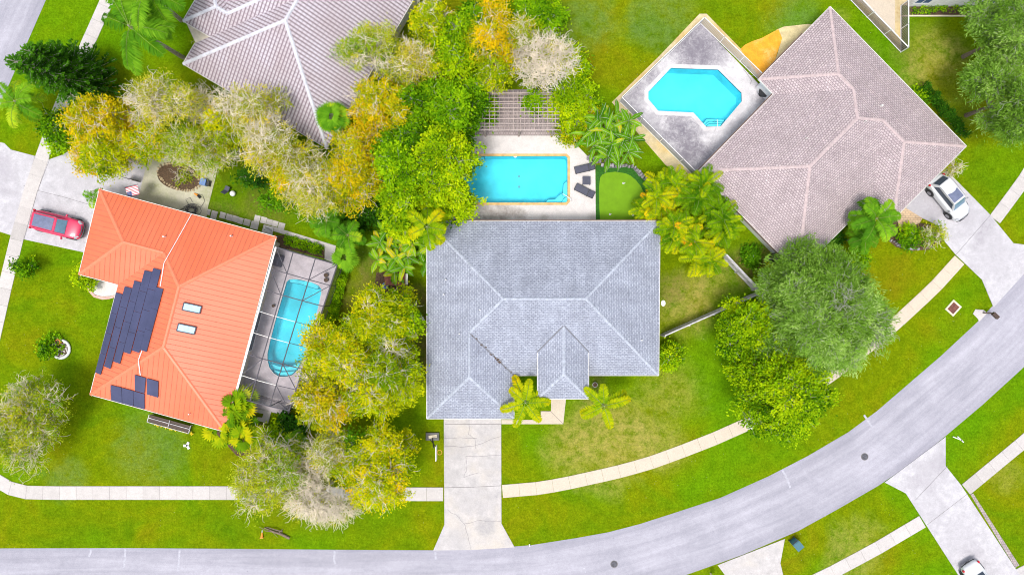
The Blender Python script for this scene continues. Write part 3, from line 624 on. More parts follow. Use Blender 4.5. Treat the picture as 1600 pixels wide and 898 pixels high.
# ---------------------------------------------------------------- roofs
class Roof:
    def __init__(s, z0, k): s.z0 = z0; s.k = k; s.p = {}
    def plane(s, nm, p, q, inside, z0=None, k=None):
        z0 = s.z0 if z0 is None else z0; k = k or s.k
        A, B = G(*p, z0), G(*q, z0); I = G(*inside, z0); d = (B-A); d.z = 0; d.normalize(); n = Vector((-d.y, d.x, 0))
        if n.dot(I-A) < 0: n = -n
        s.p[nm] = (A, n, z0, k, d)
    def z(s, nm, x, y): A, n, z0, k, d = s.p[nm]; return z0 + k*((x-A.x)*n.x+(y-A.y)*n.y)
    def V(s, a, b, c=None):
        if c is None:                       # eave corner of a and b at a's eave height
            rows = [s.p[a], s.p[b]]; M_ = [[r[1].x*r[3], r[1].y*r[3], -1] for r in rows]+[[0, 0, 1]]
            rh = [r[3]*r[1].dot(Vector((r[0].x, r[0].y, 0)))-r[2] for r in rows]+[s.p[a][2]]
        else:
            rows = [s.p[x] for x in (a, b, c)]; M_ = [[r[1].x*r[3], r[1].y*r[3], -1] for r in rows]
            rh = [r[3]*r[1].dot(Vector((r[0].x, r[0].y, 0)))-r[2] for r in rows]
        return Vector(np.linalg.solve(np.array(M_), np.array(rh)))
    def faces(s, lst):
        """lst: [(plane name, [vertex keys])]"""
        s.F = []
        for nm, ks in lst:
            vs = [s.V(*k) for k in ks]; ar = sum(vs[i].x*vs[(i+1) % len(vs)].y-vs[(i+1) % len(vs)].x*vs[i].y for i in range(len(vs)))
            if ar < 0: vs = vs[::-1]
            s.F.append((nm, vs))
    def build(s, mat, name='roof', ribs=None, ribmat=None):
        vs = []; fs = []; uvs = []; mi = []
        for nm, f in s.F:
            A, n, z0, k, d = s.p[nm]; c = math.sqrt(1+k*k); o = len(vs)
            poly = [[Vector((p.x, p.y, 0)) for p in f]]
            for p in f: vs.append(tuple(p)); uvs.append(((p-A).dot(d), ((p-A).x*n.x+(p-A).y*n.y)*c))
            for t in tessellate_polygon(poly):
                a, b, e = f[t[0]], f[t[1]], f[t[2]]
                t = t if ((b-a).cross(e-a)).z > 0 else (t[0], t[2], t[1])
                fs.append(tuple(o+i for i in t)); mi.append(0)
        if ribs:
            for nm, f in s.F:
                A, n, z0, k, d = s.p[nm]; us = [(p-A).dot(d) for p in f]; u = math.ceil(min(us)/ribs)*ribs
                while u < max(us):
                    hits = []
                    for i in range(len(f)):
                        a, b = us[i], us[(i+1) % len(f)]
                        if (a-u)*(b-u) < 0: hits.append(f[i].lerp(f[(i+1) % len(f)], (u-a)/(b-a)))
                    hits.sort(key=lambda p: p.z)
                    for a, b in zip(hits[::2], hits[1::2]):
                        if (b-a).length < .1: continue
                        o = len(vs); w2 = d*.022; h = Vector((0, 0, .025))
                        for q in (a-w2, a+w2, a+w2+h, a-w2+h, b-w2, b+w2, b+w2+h, b-w2+h): vs.append(tuple(q)); uvs.append((0, 0))
                        for ff in ((0, 1, 2, 3), (7, 6, 5, 4), (3, 2, 6, 7), (1, 5, 6, 2), (4, 0, 3, 7)): fs.append(tuple(o+i for i in ff)); mi.append(1)
                    u += ribs
        me = bpy.data.meshes.new(name); me.from_pydata(vs, [], fs); me.materials.append(mat)
        if ribmat: me.materials.append(ribmat)
        me.polygons.foreach_set('material_index', mi)
        ul = me.uv_layers.new(name='UVMap')
        for lp in me.loops: ul.data[lp.index].uv = uvs[lp.vertex_index]
        o = bpy.data.objects.new(name, me); SC.collection.objects.link(o); return o
    def edges(s):
        E = {}
        key = lambda p: (round(p.x, 2), round(p.y, 2), round(p.z, 2))
        for nm, f in s.F:
            for i in range(len(f)):
                a, b = f[i], f[(i+1) % len(f)]; E.setdefault(frozenset((key(a), key(b))), []).append((nm, a, b, f))
        return E
    def caps(s, mat, wd=.30, L=.38, th=.06, smooth=False, seg=True, name='ridge_cap'):
        mb = MB(); rr = random.Random(5)
        for e in s.edges().values():
            if len(e) != 2: continue
            (n1, a, b, f1), (n2, _, _, f2) = e
            m_ = (a+b)/2; d = (b-a).normalized(); side = Vector((-d.y, d.x, 0)).normalized()
            p = m_+side*.3   # inside f1 (ccw)
            if s.z(n1, p.x, p.y) > s.z(n2, p.x, p.y)+1e-4: continue    # valley
            if a.z > b.z: a, b = b, a
            d = (b-a); ln = d.length
            if ln < .3: continue
            d.normalize(); side = Vector((d.y, -d.x, 0)).normalized(); n = max(1, int(ln/L)) if seg else 1
            def zz(p): return min(s.z(n1, p.x, p.y), s.z(n2, p.x, p.y))
            for i in range(n):
                q0, q1 = a.lerp(b, i/n), a.lerp(b, (i+1.0)/n); l0, l1 = (th+.035, th) if seg else (th, th)
                vs = []
                for q, lf in ((q0, l0), (q1, l1)):
                    for sd_, h in ((-1, .012), (-.45, 1), (.45, 1), (1, .012)):
                        pp = q+side*sd_*wd/2; vs.append((pp.x, pp.y, (zz(pp) if abs(sd_) == 1 else q.z-.02)+(lf if h == 1 else h)))
                mb.add(vs, [(0, 1, 5, 4), (1, 2, 6, 5), (2, 3, 7, 6), (3, 2, 1, 0), (4, 5, 6, 7)], 0, rr.random())
        o = mb.build(name, mat); fixnorm(o); return o
    def fascia(s, mat, drop=.2, name='fascia', th=.04, top=.03):
        mb = MB()
        for e in s.edges().values():
            if len(e) != 1: continue
            nm, a, b, f = e[0]; d = (b-a).normalized()
            if abs(a.z-b.z) > .05: continue
            n = Vector((d.y, -d.x, 0)); o = n*.02
            mb.bar(a+o-Vector((0, 0, drop/2-top))-d*th*.5, b+o-Vector((0, 0, drop/2-top))+d*th*.5, th, drop)
        o = mb.build(name, mat); return o
def walls(poly, h, mat, ins=.55, openings=(), name='wall', z0=0):
    """poly: world eave outline; walls stand inset under it, soffit closes the eave"""
    w_ = inset(poly, ins); n = len(w_); mb = MB()
    for i in range(n):
        a, b = Vector((*w_[i], 0)), Vector((*w_[(i+1) % n], 0)); mb.bar(a+Vector((0, 0, (h+z0)/2)), b+Vector((0, 0, (h+z0)/2)), .15, h-z0)
    sheet(mb, inset(poly, .03), z=h-.02)
    sheet(mb, w_, z=.03)
    return mb.build(name, mat), w_
def window(a, b, t, wd, z0, z1, door=False, fr=None, gl=None):
    """window in wall line a-b at fraction t; returns frame and pane"""
    a, b = Vector((*a, 0)), Vector((*b, 0)); d = (b-a).normalized(); c = a.lerp(b, t)
    rz = math.atan2(d.y, d.x); m1 = MB(); m2 = MB()
    for z in (z0, z1): m1.box((c.x, c.y, z), (wd+.12, .24, .09), rz)
    for q in (-1, 0, 1):
        p = c+d*q*wd/2; m1.box((p.x, p.y, (z0+z1)/2), (.07, .22, z1-z0-.09), rz)
    m2.box((c.x, c.y, (z0+z1)/2), (wd-.02, .18, z1-z0-.05), rz)
    f = m1.build('door' if door else 'window', fr or M['white']); g = m2.build('pane', gl or M['glass'])
    return f, g
def finish(root, parts, wins):
    adopt(root, *parts)
    for f, g in wins:
        adopt(root, f); inv = Matrix.Translation(-Vector(root.location)); g.data.transform(inv); g.parent = f

# centre grey house
r = Roof(2.75, .40)
r.plane('N', (667, 346), (1031, 346), (850, 450)); r.plane('W', (667, 346), (667, 653), (850, 450)); r.plane('E', (1031, 346), (1029, 586), (850, 450))
r.plane('S', (803, 586), (1028, 586), (850, 450)); r.plane('WS', (667, 653.5), (803, 653.5), (735, 560)); r.plane('WE', (803, 586), (803, 653), (735, 620))
r.faces([('N', [('N', 'W'), ('N', 'E'), ('N', 'E', 'S'), ('N', 'W', 'S')]), ('E', [('N', 'E'), ('E', 'S'), ('N', 'E', 'S')]),
         ('W', [('N', 'W'), ('N', 'W', 'S'), ('W', 'S', 'WE'), ('W', 'WS', 'WE'), ('W', 'WS')]), ('WS', [('W', 'WS'), ('W', 'WS', 'WE'), ('WS', 'WE')]),
         ('WE', [('WS', 'WE'), ('W', 'WS', 'WE'), ('W', 'S', 'WE'), ('WE', 'S')]), ('S', [('WE', 'S'), ('W', 'S', 'WE'), ('N', 'W', 'S'), ('N', 'E', 'S'), ('E', 'S')])])
def outline(r_, keys): return [tuple(r_.V(*k)[:2]) for k in keys]
house = empty('grey_roofed_house', (*G(850, 470)[:2], 0), 'house with a grey tiled hip roof and small raised porch roof in the middle', 'house')
parts = [r.build(M['roof_grey']), r.caps(M['cap_grey'], .20, .30, .012), r.fascia(M['fascia_white'])]
ol = outline(r, [('N', 'W'), ('W', 'WS'), ('WS', 'WE'), ('WE', 'S'), ('E', 'S'), ('N', 'E')])
wl, wp = walls(ol, 2.72, M['wall_cream']); parts.append(wl)
p_ = Roof(3.55, .42)
p_.p['S'] = r.p['S']; p_.plane('PW', (840, 560), (840, 622), (880, 590)); p_.plane('PE', (919.5, 560), (919.5, 622), (880, 590)); p_.plane('PS', (840, 622.5), (919, 622.5), (880, 590))
p_.faces([('PW', [('PW', 'PS'), ('PW', 'PS', 'PE'), ('PW', 'PE', 'S'), ('PW', 'S')]), ('PE', [('PE', 'PS'), ('PW', 'PS', 'PE'), ('PW', 'PE', 'S'), ('PE', 'S')]), ('PS', [('PW', 'PS'), ('PE', 'PS'), ('PW', 'PS', 'PE')])])
pr = p_.build(M['roof_grey'], 'porch_roof'); parts.append(pr)
c1 = p_.caps(M['cap_grey'], .20, .30, .012); f1 = p_.fascia(M['fascia_white'], .28)
a_, b_ = p_.V('PW', 'PS'), p_.V('PE', 'PS'); mb = MB()
for q in (a_+Vector((.4, .4, 0)), b_+Vector((-.4, .4, 0))): mb.box((q.x, q.y, 1.75), (.32, .32, 3.5))
parts += split_build(mb, 'porch_column', M['wall_cream'])
mb = MB()
def downline(nm, a, b, z): pass
for x, y in ((697, 437), (750, 484), (1002, 531), (694, 460), (718, 521)):
    q = G(x, y, 3.6); zz = r.z('W' if x < 800 else 'E', q.x, q.y) if not (x == 750) else min(r.z('W', q.x, q.y), r.z('S', q.x, q.y)); q = G(x, y, zz)
    mb.tube([q-Vector((0, 0, .1)), q+Vector((0, 0, .35))], .05, 8)
parts += split_build(mb, 'vent_pipe', M['fascia_white'])
mb = MB(); e = r.V('N', 'W'); g_ = r.V('N', 'E'); mb.bar(e+Vector((0, .09, -.04)), g_+Vector((0, .09, -.04)), .12, .1)
parts += split_build(mb, 'gutter', M['fascia_brown'])
wins = [window(wp[0], wp[1], .3, 1.4, 1, 2.1), window(wp[0], wp[1], .7, 1.4, 1, 2.1), window(wp[4], wp[5], .35, 1.6, 1, 2.1), window(wp[4], wp[5], .75, 1.2, 1, 2.1), window(wp[5], wp[0], .3, 3.2, .1, 2.2, True), window(wp[5], wp[0], .62, 1.5, 1, 2.1), window(wp[3], wp[4], .75, 2.0, .9, 2.1)]
gd = MB(); a_, b_ = Vector((*wp[1], 0)), Vector((*wp[2], 0)); m_ = (a_+b_)/2
for i in range(4): gd.box((m_.x, m_.y, .35+.56*i), (4.9, .24, .54))
parts.append(gd.build('garage_door', M['wall_white']))
finish(house, parts, wins); adopt(house, c1, f1)
for ch in (c1, f1): ch.parent = pr
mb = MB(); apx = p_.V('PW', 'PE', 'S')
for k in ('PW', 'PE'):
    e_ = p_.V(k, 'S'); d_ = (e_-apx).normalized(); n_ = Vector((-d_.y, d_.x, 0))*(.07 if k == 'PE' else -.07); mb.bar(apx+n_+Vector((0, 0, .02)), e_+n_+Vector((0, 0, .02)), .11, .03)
f2_ = mb.build('valley_shade_leaf_strip', M['cap_dark']); adopt(house, f2_); f2_.parent = pr  # dark strips added to draw the shadow and gutter line beside the porch roof
mb = MB(); va, vb = r.V('W', 'S', 'WE'), r.V('WE', 'S'); mb.bar(va+Vector((0, 0, .01)), vb+Vector((0, 0, .01)), .13, .03); f3_ = mb.build('valley_shade_leaf_strip', M['cap_dark']); adopt(house, f3_)  # dark strip stands for the leaf-darkened valley of the wing
# debris stuck in the valley
mb = MB(); rr = random.Random(4)
va, vb = r.V('W', 'S', 'WE'), r.V('WE', 'S')
for i in range(26):
    t = min(.98, max(.02, rr.gauss(.62, .05) if i < 16 else rr.uniform(.05, .95))); q = va.lerp(vb, t)+Vector((rr.uniform(-.12, .12), rr.uniform(-.08, .16), .05)); mb.box(q, (rr.uniform(.08, .28), rr.uniform(.03, .08), .03), rr.uniform(-1.2, -.3))
tag(mb.build('leaf_litter', M['mulch']), 'dry brown leaves gathered in the valley of the grey roof', 'leaf litter', kind='stuff')

# orange metal roofed house
r = Roof(2.75, .33); inn = (300, 480)
r.plane('T', (155.6, 295.6), (431.3, 370), inn); r.plane('L1', (155.6, 295.6), (123.5, 428), (200, 380)); r.plane('LB', (124, 428.5), (186, 445), (200, 380)); r.plane('L2', (181.5, 457), (141, 616), inn)
r.plane('B', (141, 616), (338.8, 670.5), inn); r.plane('R', (431.3, 370), (376, 580), inn)
r.faces([('T', [('T', 'L1'), ('T', 'LB', 'L1'), ('T', 'LB', 'L2'), ('T', 'L2', 'R'), ('T', 'R')]), ('L1', [('T', 'L1'), ('L1', 'LB'), ('T', 'LB', 'L1')]), ('LB', [('L1', 'LB'), ('LB', 'L2'), ('T', 'LB', 'L2'), ('T', 'LB', 'L1')]),
         ('L2', [('LB', 'L2'), ('L2', 'B'), ('B', 'L2', 'R'), ('T', 'L2', 'R'), ('T', 'LB', 'L2')]), ('B', [('L2', 'B'), ('B', 'R'), ('B', 'L2', 'R')]), ('R', [('B', 'R'), ('T', 'R'), ('T', 'L2', 'R'), ('B', 'L2', 'R')])])
RO = r
house = empty('orange_roofed_house', (*G(270, 480)[:2], 0), 'house with an orange standing seam metal roof carrying black solar panels', 'house')
parts = [r.build(M['roof_orange'], ribs=.43, ribmat=M['seam_orange']), r.caps(M['cap_orange'], .34, 1, .06, seg=False), r.fascia(M['fascia_white'])]
ol = outline(r, [('T', 'L1'), ('L1', 'LB'), ('LB', 'L2'), ('L2', 'B'), ('B', 'R'), ('T', 'R')])
wl, wp = walls(ol, 2.72, M['wall_cream']); parts.append(wl)
wins = [window(wp[3], wp[4], .35, 1.5, 1, 2.1), window(wp[3], wp[4], .7, 1.5, 1, 2.1), window(wp[4], wp[5], .5, 3.6, .1, 2.2, True), window(wp[5], wp[0], .3, 1.6, 1, 2.1), window(wp[5], wp[0], .6, 1.6, 1, 2.1)]
gd = MB(); a_, b_ = Vector((*wp[0], 0)), Vector((*wp[1], 0)); m_ = (a_+b_)/2; d_ = (b_-a_).normalized()
for i in range(4): gd.box((m_.x, m_.y, .35+.56*i), (4.9, .24, .54), math.atan2(d_.y, d_.x))
parts.append(gd.build('garage_door', M['wall_white']))
# two skylights
sky_p = []
for cx, cy in ((300, 481), (291.5, 513.5)):
    z = 3.6
    for _ in range(6): q = G(cx, cy, z); z = r.z('R', q.x, q.y)
    A, n, z0, k, d = r.p['R']; up_ = Vector((-n.x*k, -n.y*k, 1)).normalized(); sl_ = Vector((n.x, n.y, k)).normalized()
    Mx = Matrix((d, sl_, d.cross(sl_))).transposed()
    if (d.cross(sl_)).z < 0: Mx = Matrix((-d, sl_, (-d).cross(sl_))).transposed()
    up_ = Mx @ Vector((0, 0, 1)); m1 = MB(); m2 = MB()
    for sx, sy, bx, by in ((0, .68, .66, .08), (0, -.68, .66, .08), (.31, 0, .08, 1.28), (-.31, 0, .08, 1.28)):
        m1.box(q+up_*.09+Mx @ Vector((sx, sy, 0)), (bx, by, .16), rot=Mx)
    m2.box(q+up_*.08, (.56, 1.3, .10), rot=Mx)
    f = m1.build('skylight', M['dark_metal']); g = m2.build('pane', M['skylight']); sky_p.append((f, g))
# white conduit
def onroof(nm, x, y, lift=.06):
    z = 3.5
    for _ in range(8): q = G(x, y, z); z = r.z(nm, q.x, q.y)
    return Vector((q.x, q.y, z+lift))
mb = MB(); mb.tube([onroof('T', 300, 334), onroof('T', 280, 370), onroof('T', 257, 411, .1)], .032, 6); mb.tube([onroof('L2', 257, 412, .1), onroof('L2', 251, 447)], .04, 6)
mb.tube([onroof('L2', 222.5, 547), onroof('L2', 217.5, 562, .12)], .04, 6); mb.tube([onroof('B', 217.5, 563, .12), onroof('B', 220, 586)], .04, 6)
for x, y in ((258.5, 370), (363, 369)): q = onroof('T', x, y, 0); mb.tube([q, q+Vector((0, 0, .4))], .06, 8)
q = onroof('B', 297, 646, 0); mb.tube([q, q+Vector((0, 0, .3))], .05, 8)
parts += split_build(mb, 'conduit', M['white'])
finish(house, parts, wins+sky_p)
# solar panels: each array bank is a thing lying on the roof
def arrays(nm, polys_, label, extra=None):
    A, n, z0, k, d = RO.p[nm]; root = None; obs = []
    for pts in polys_:
        q = [onroof(nm, x, y, .13) for x, y in pts]; mb = MB(); mb.add(q+[p-Vector((0, 0, .05)) for p in q], [tuple(range(len(q)))] + [(i, len(q)+i, len(q)+(i+1) % len(q), (i+1) % len(q)) for i in range(len(q))])
        o = mb.build('solar_panel', M['solar']); fixnorm(o); obs.append(o)
    root = empty('solar_array', obs[0].data.vertices[0].co.copy(), label, 'solar panels'); adopt(root, *obs); return root, obs
# columns of panels on the west slope: u along the eave, columns step along it
cols = []   # each: (top-left, top-right, bottom-right, bottom-left) in photo pixels
T0 = [((242, 418.5), (250, 421.5), (222, 547)), ]
strips = [((182.5, 456.5), (192.4, 459.5), (158.4, 585), (150, 581.5)), ((196.2, 447), (207.4, 450.3), (173.6, 576), (163.8, 572)), ((211.2, 437.8), (221.6, 441), (188.4, 568), (178.2, 564.6)),
          ((227, 422), (238.8, 424.8), (204.4, 553), (193.8, 549.4)), ((240.6, 418.5), (252.5, 421.8), (218.6, 551), (207.4, 547.3)), ((245.7, 448.2), (256, 451.5), (230, 549.5), (219.6, 546))]
pan = []
for a, b, c_, d_ in strips:
    nseg = max(2, round((d_[1]-a[1])/31))
    for i in range(nseg):
        t0, t1 = i/nseg+.0015, (i+1)/nseg-.0015
        L = lambda p, q_, t: (p[0]+(q_[0]-p[0])*t, p[1]+(q_[1]-p[1])*t)
        a2, b2, c2, d2 = L(a, d_, t0), L(b, c_, t0), L(b, c_, t1), L(a, d_, t1)
        pan.append([a2, b2, c2, d2])
# re-lay columns so neighbours butt together
arr, obs_ = arrays('L2', pan, 'stepped bank of black solar panels on the west slope of the orange roof')
arr2, _ = arrays('B', [[(174, 601), (191, 605), (192, 629.5), (175, 624.5)], [(191.6, 605.3), (209, 610), (209.6, 634), (192.6, 629.7)], [(209.6, 610.2), (226.8, 615.2), (227, 638.5), (210.2, 634.2)], [(211.5, 585), (228.8, 590), (226.8, 614), (212, 609.5)], [(230.5, 590.5), (248.5, 595.5), (248, 620.5), (231, 615.5)]],
                 'small L-shaped bank of black solar panels on the south slope of the orange roof')
# pink-brown roofed house
r = Roof(2.75, .36); inn = (1340, 215)
r.plane('NE', (1297, 11), (1510, 229), inn); r.plane('NW1', (1297, 11), (1185.6, 123.8), inn); r.plane('SWn', (1185.6, 123.8), (1208, 147), inn); r.plane('NW2', (1208, 148), (1092, 267), inn)
r.plane('SW', (1092, 267), (1244, 423), inn); r.plane('SE1', (1246, 427), (1364, 309), inn); r.plane('SW2', (1364, 309), (1397, 342), inn); r.plane('SE2', (1397, 341), (1510, 228), inn)
r.faces([('NE', [('NE', 'NW1'), ('NE', 'SE2'), ('NE', 'SE2', 'SW2'), ('NE', 'SW2', 'SE1'), ('NE', 'NW2', 'SE1'), ('NE', 'SWn', 'NW2'), ('NE', 'NW1', 'SWn')]),
         ('NW1', [('NW1', 'SWn'), ('NE', 'NW1'), ('NE', 'NW1', 'SWn')]), ('SWn', [('SWn', 'NW2'), ('NW1', 'SWn'), ('NE', 'NW1', 'SWn'), ('NE', 'SWn', 'NW2')]),
         ('NW2', [('NW2', 'SW'), ('SWn', 'NW2'), ('NE', 'SWn', 'NW2'), ('NE', 'NW2', 'SE1'), ('NW2', 'SE1', 'SW')]), ('SW', [('SW', 'SE1'), ('NW2', 'SW'), ('NW2', 'SE1', 'SW')]),
         ('SE1', [('SW', 'SE1'), ('NW2', 'SE1', 'SW'), ('NE', 'NW2', 'SE1'), ('NE', 'SW2', 'SE1'), ('SE1', 'SW2')]), ('SW2', [('SE1', 'SW2'), ('NE', 'SW2', 'SE1'), ('NE', 'SE2', 'SW2'), ('SW2', 'SE2')]),
         ('SE2', [('SW2', 'SE2'), ('NE', 'SE2', 'SW2'), ('NE', 'SE2')])])
house = empty('pink_roofed_house', (*G(1310, 220)[:2], 0), 'house with a pinkish brown shingled hip roof beside the many-sided pool', 'house')
parts = [r.build(M['roof_brown']), r.caps(M['cap_brown'], .24, .3, .015), r.fascia(M['fascia_white'])]
ol = outline(r, [('NE', 'NW1'), ('NW1', 'SWn'), ('SWn', 'NW2'), ('NW2', 'SW'), ('SW', 'SE1'), ('SE1', 'SW2'), ('SW2', 'SE2'), ('NE', 'SE2')])
wl, wp = walls(ol, 2.72, M['wall_white'], .5); parts.append(wl)
mb = MB()
for a, b in ((('NW1', 'SWn'), ('NE', 'NW1')), (('NW2', 'SW'), ('SWn', 'NW2')), (('SW', 'SE1'), ('NW2', 'SW'))):
    A_, B_ = r.V(*a), r.V(*b)
    if b == ('NE', 'NW1'): B_ = A_.lerp(B_, .62)
    d_ = (B_-A_).normalized(); n_ = Vector((-d_.y, d_.x, 0)); n_ = n_ if n_.dot(A_-Vector((*G(1310, 220)[:2], 0))) > 0 else -n_
    mb.bar(A_+n_*.09-Vector((0, 0, .03)), B_+n_*.09-Vector((0, 0, .03)), .11, .1)
parts += split_build(mb, 'gutter', M['fascia_brown'])
mb = MB()
for x, y, nm in ((1376, 166, 'NE'), (1260, 132, 'NW2'), (1259, 217, 'NW2'), (1351, 190, 'SE1')):
    z = 4
    for _ in range(8): q = G(x, y, z); z = r.z(nm, q.x, q.y)
    q = Vector((q.x, q.y, z)); mb.tube([q-Vector((0, 0, .1)), q+Vector((0, 0, .3))], .09 if nm == 'NE' else .04, 8)
parts += split_build(mb, 'vent_pipe', M['fascia_white'])
wins = [window(wp[3], wp[4], .3, 1.6, 1, 2.1), window(wp[3], wp[4], .7, 1.6, 1, 2.1), window(wp[2], wp[3], .4, 3.0, .1, 2.2, True), window(wp[7], wp[0], .3, 1.4, 1, 2.1), window(wp[7], wp[0], .7, 1.4, 1, 2.1)]
gd = MB(); a_, b_ = Vector((*wp[6], 0)), Vector((*wp[7], 0)); m_ = a_.lerp(b_, .58); d_ = (b_-a_).normalized()
for i in range(4): gd.box((m_.x, m_.y, .35+.56*i), (4.8, .24, .54), math.atan2(d_.y, d_.x))
parts.append(gd.build('garage_door', M['wall_white']))
finish(house, parts, wins)

# pale barrel tile roofed house, top left
r = Roof(2.8, .42); ex, ey = .863, .505
def ln(x, y, dx, dy): return (x, y), (x+dx*100, y+dy*100)
zz = .45
r.plane('S', *ln(286, 100, ex, ey), (440, 40)); r.plane('W', *ln(286, 100, ey, -ex), (440, 40)); r.plane('E', *ln(622.5, 39.5, -ey, ex), (440, 40))
r.plane('S2', *ln(286, 33, ex, ey), (400, -60), z0=r.z0+zz); r.plane('W2', *ln(286, 33, ey, -ex), (400, -20), z0=r.z0+zz)
P2_ = (365, 29); r.plane('N2', *ln(P2_[0]+ey*44-3, P2_[1]-ex*44, ex, ey), (340, 30), z0=r.z0+zz); r.plane('W3', *ln(P2_[0]-ex*44, P2_[1]-ey*44-2, ey, -ex), (440, -40), z0=r.z0+zz)
r.plane('NC', *ln(520, -230, ex, ey), (440, 0))
r.faces([('S', [('S', 'W'), ('S', 'E'), ('W', 'S', 'E')]), ('W', [('S', 'W'), ('W', 'S', 'E'), ('W', 'E', 'S2'), ('W', 'S2')]),
         ('E', [('S', 'E'), ('E', 'NC'), ('E', 'W3', 'NC'), ('E', 'S2', 'W3'), ('W', 'E', 'S2'), ('W', 'S', 'E')]),
         ('S2', [('S2', 'W2'), ('W2', 'S2', 'N2'), ('S2', 'N2', 'W3'), ('E', 'S2', 'W3'), ('W', 'E', 'S2'), ('S2', 'W')]),
         ('W2', [('S2', 'W2'), ('W2', 'S2', 'N2'), ('W2', 'N2')]), ('N2', [('W2', 'N2'), ('W2', 'S2', 'N2'), ('S2', 'N2', 'W3'), ('N2', 'W3')]),
         ('W3', [('N2', 'W3'), ('S2', 'N2', 'W3'), ('E', 'S2', 'W3'), ('E', 'W3', 'NC'), ('W3', 'NC')]), ('NC', [('W3', 'NC'), ('E', 'W3', 'NC'), ('E', 'NC')])])
# the west face ends in a valley that starts part-way along the raised eave: extend it to its own eave below
wfi = [i for i, f in enumerate(r.F) if f[0] == 'W'][0]
ev = r.V('W', 'S2'); 
house = empty('tile_roofed_house', (*G(440, 60)[:2], 0), 'house with a pale barrel tile roof and thick white ridges at the top left', 'house')
parts = [r.build(M['roof_barrel']), r.caps(M['cap_white'], .30, .4, .07), r.fascia(M['fascia_white'], .2)]
ol = outline(r, [('S', 'W'), ('S', 'E'), ('E', 'NC'), ('W3', 'NC'), ('N2', 'W3')])+[tuple(r.V('S2', 'W2')[:2])]
ol = [tuple(r.V('S', 'W')[:2]), tuple(r.V('S', 'E')[:2]), tuple(r.V('E', 'NC')[:2]), tuple(r.V('W3', 'NC')[:2]), tuple(r.V('N2', 'W3')[:2]), tuple(r.V('W2', 'N2')[:2]), tuple(r.V('S2', 'W2')[:2]), tuple(r.V('W', 'S2')[:2])]
wl, wp = walls(ol, 2.75, M['wall_cream']); parts.append(wl)
wins = [window(wp[0], wp[1], .3, 1.6, 1, 2.1), window(wp[0], wp[1], .7, 2.4, .1, 2.1, True), window(wp[1], wp[2], .3, 1.6, 1, 2.1), window(wp[1], wp[2], .6, 1.6, 1, 2.1)]
finish(house, parts, wins)

# white house, top right corner (only its south wall shows)
r = Roof(2.8, .3); 
r.plane('S', (1416, -16), (1640, -18), (1500, -100)); r.plane('W', (1414, -16), (1414, -260), (1500, -100)); r.plane('E', (1640, -16), (1640, -260), (1500, -100)); r.plane('N', (1414, -270), (1640, -270), (1500, -100))
r.faces([('S', [('S', 'W'), ('S', 'E'), ('S', 'W', 'E')]), ('W', [('S', 'W'), ('S', 'W', 'E'), ('N', 'W', 'E'), ('N', 'W')]), ('E', [('S', 'E'), ('S', 'W', 'E'), ('N', 'W', 'E'), ('N', 'E')]), ('N', [('N', 'W'), ('N', 'E'), ('N', 'W', 'E')])])
house = empty('white_house', (*G(1500, -60)[:2], 0), 'white walled house with dark blue windows at the top right edge', 'house')
wpoly = P2([(1418, 9.5), (1548, 9.5), (1620, 9.5), (1620, -200), (1418, -200)])
wl, wp = walls(wpoly, 2.74, M['wall_white'], 0)
parts = [r.build(M['roof_white']), r.fascia(M['fascia_white']), wl]
wins = [window(wp[0], wp[1], .10, 1.3, .75, 2.1, gl=M['glass_blue']), window(wp[0], wp[1], .87, 1.3, .75, 2.1, gl=M['glass_blue'])]
finish(house, parts, wins)
slab('deck', [(1328, 0), (1407, 82), (1408, 9), (1418, 9), (1418, -60), (1270, -60)], M['sand'], .03, .03)
slab('deck', [(1300, -30), (1320, -12), (1330, -10), (1398, 55), (1398, -30)], M['sidewalk_beige'], .05, .05)
# ---------------------------------------------------------------- fences, cages, pergola
def picket(name, pts, h, label, cat, mats, z=0.0, post=2.3, screen=True, ht=.04, pick=False, rail=.05):
    """pts: ground pixels of the base line"""
    q = [G(*p) for p in pts]; root = empty(name, q[0].copy(), label, cat); posts = MB(); rails = MB(); sc = MB(); pk = MB()
    for a, b in zip(q, q[1:]):
        n = max(1, round((b-a).length/post)); d = (b-a).normalized()
        for i in range(n+1): p = a.lerp(b, i/n); posts.box((p.x, p.y, z+h/2), (.06, .06, h), math.atan2(d.y, d.x))
        for zz in (z+h-.02, z+.08): rails.bar(a+Vector((0, 0, zz)), b+Vector((0, 0, zz)), rail, ht)
        e = Vector((0, 0, z+.1)), Vector((0, 0, z+h-.04)); sc.add([a+e[0], b+e[0], b+e[1], a+e[1]], [(0, 1, 2, 3)])
        if pick:
            m = int((b-a).length/.14)
            for i in range(m): p = a.lerp(b, (i+.5)/m); pk.box((p.x, p.y, z+h/2), (.018, .018, h-.1), math.atan2(d.y, d.x))
    obs = split_build(posts, 'post', mats[0]) + split_build(rails, 'rail', mats[0])
    if screen: obs += split_build(sc, 'mesh_panel', mats[1])
    if pick: obs.append(tag(pk.build('pickets', mats[2]), kind='stuff'))
    return adopt(root, *obs)
picket('pool_fence', [(1093, 284), (968, 159), (1094, 37), (1186, 126)], 1.4, 'white framed mesh fence round the many-sided pool and its stained deck', 'fence', (M['white'], M['screen_white'], M['grey_metal']), pick=True)
picket('deck_fence', [(1250, -80), (1328, 0), (1407, 82), (1407, 10)], 1.25, 'white framed louvred fence meeting in a sharp corner beside the white house', 'fence', (M['white'], M['screen_dark'], M['grey_metal']), post=2.2, rail=.08, pick=True)
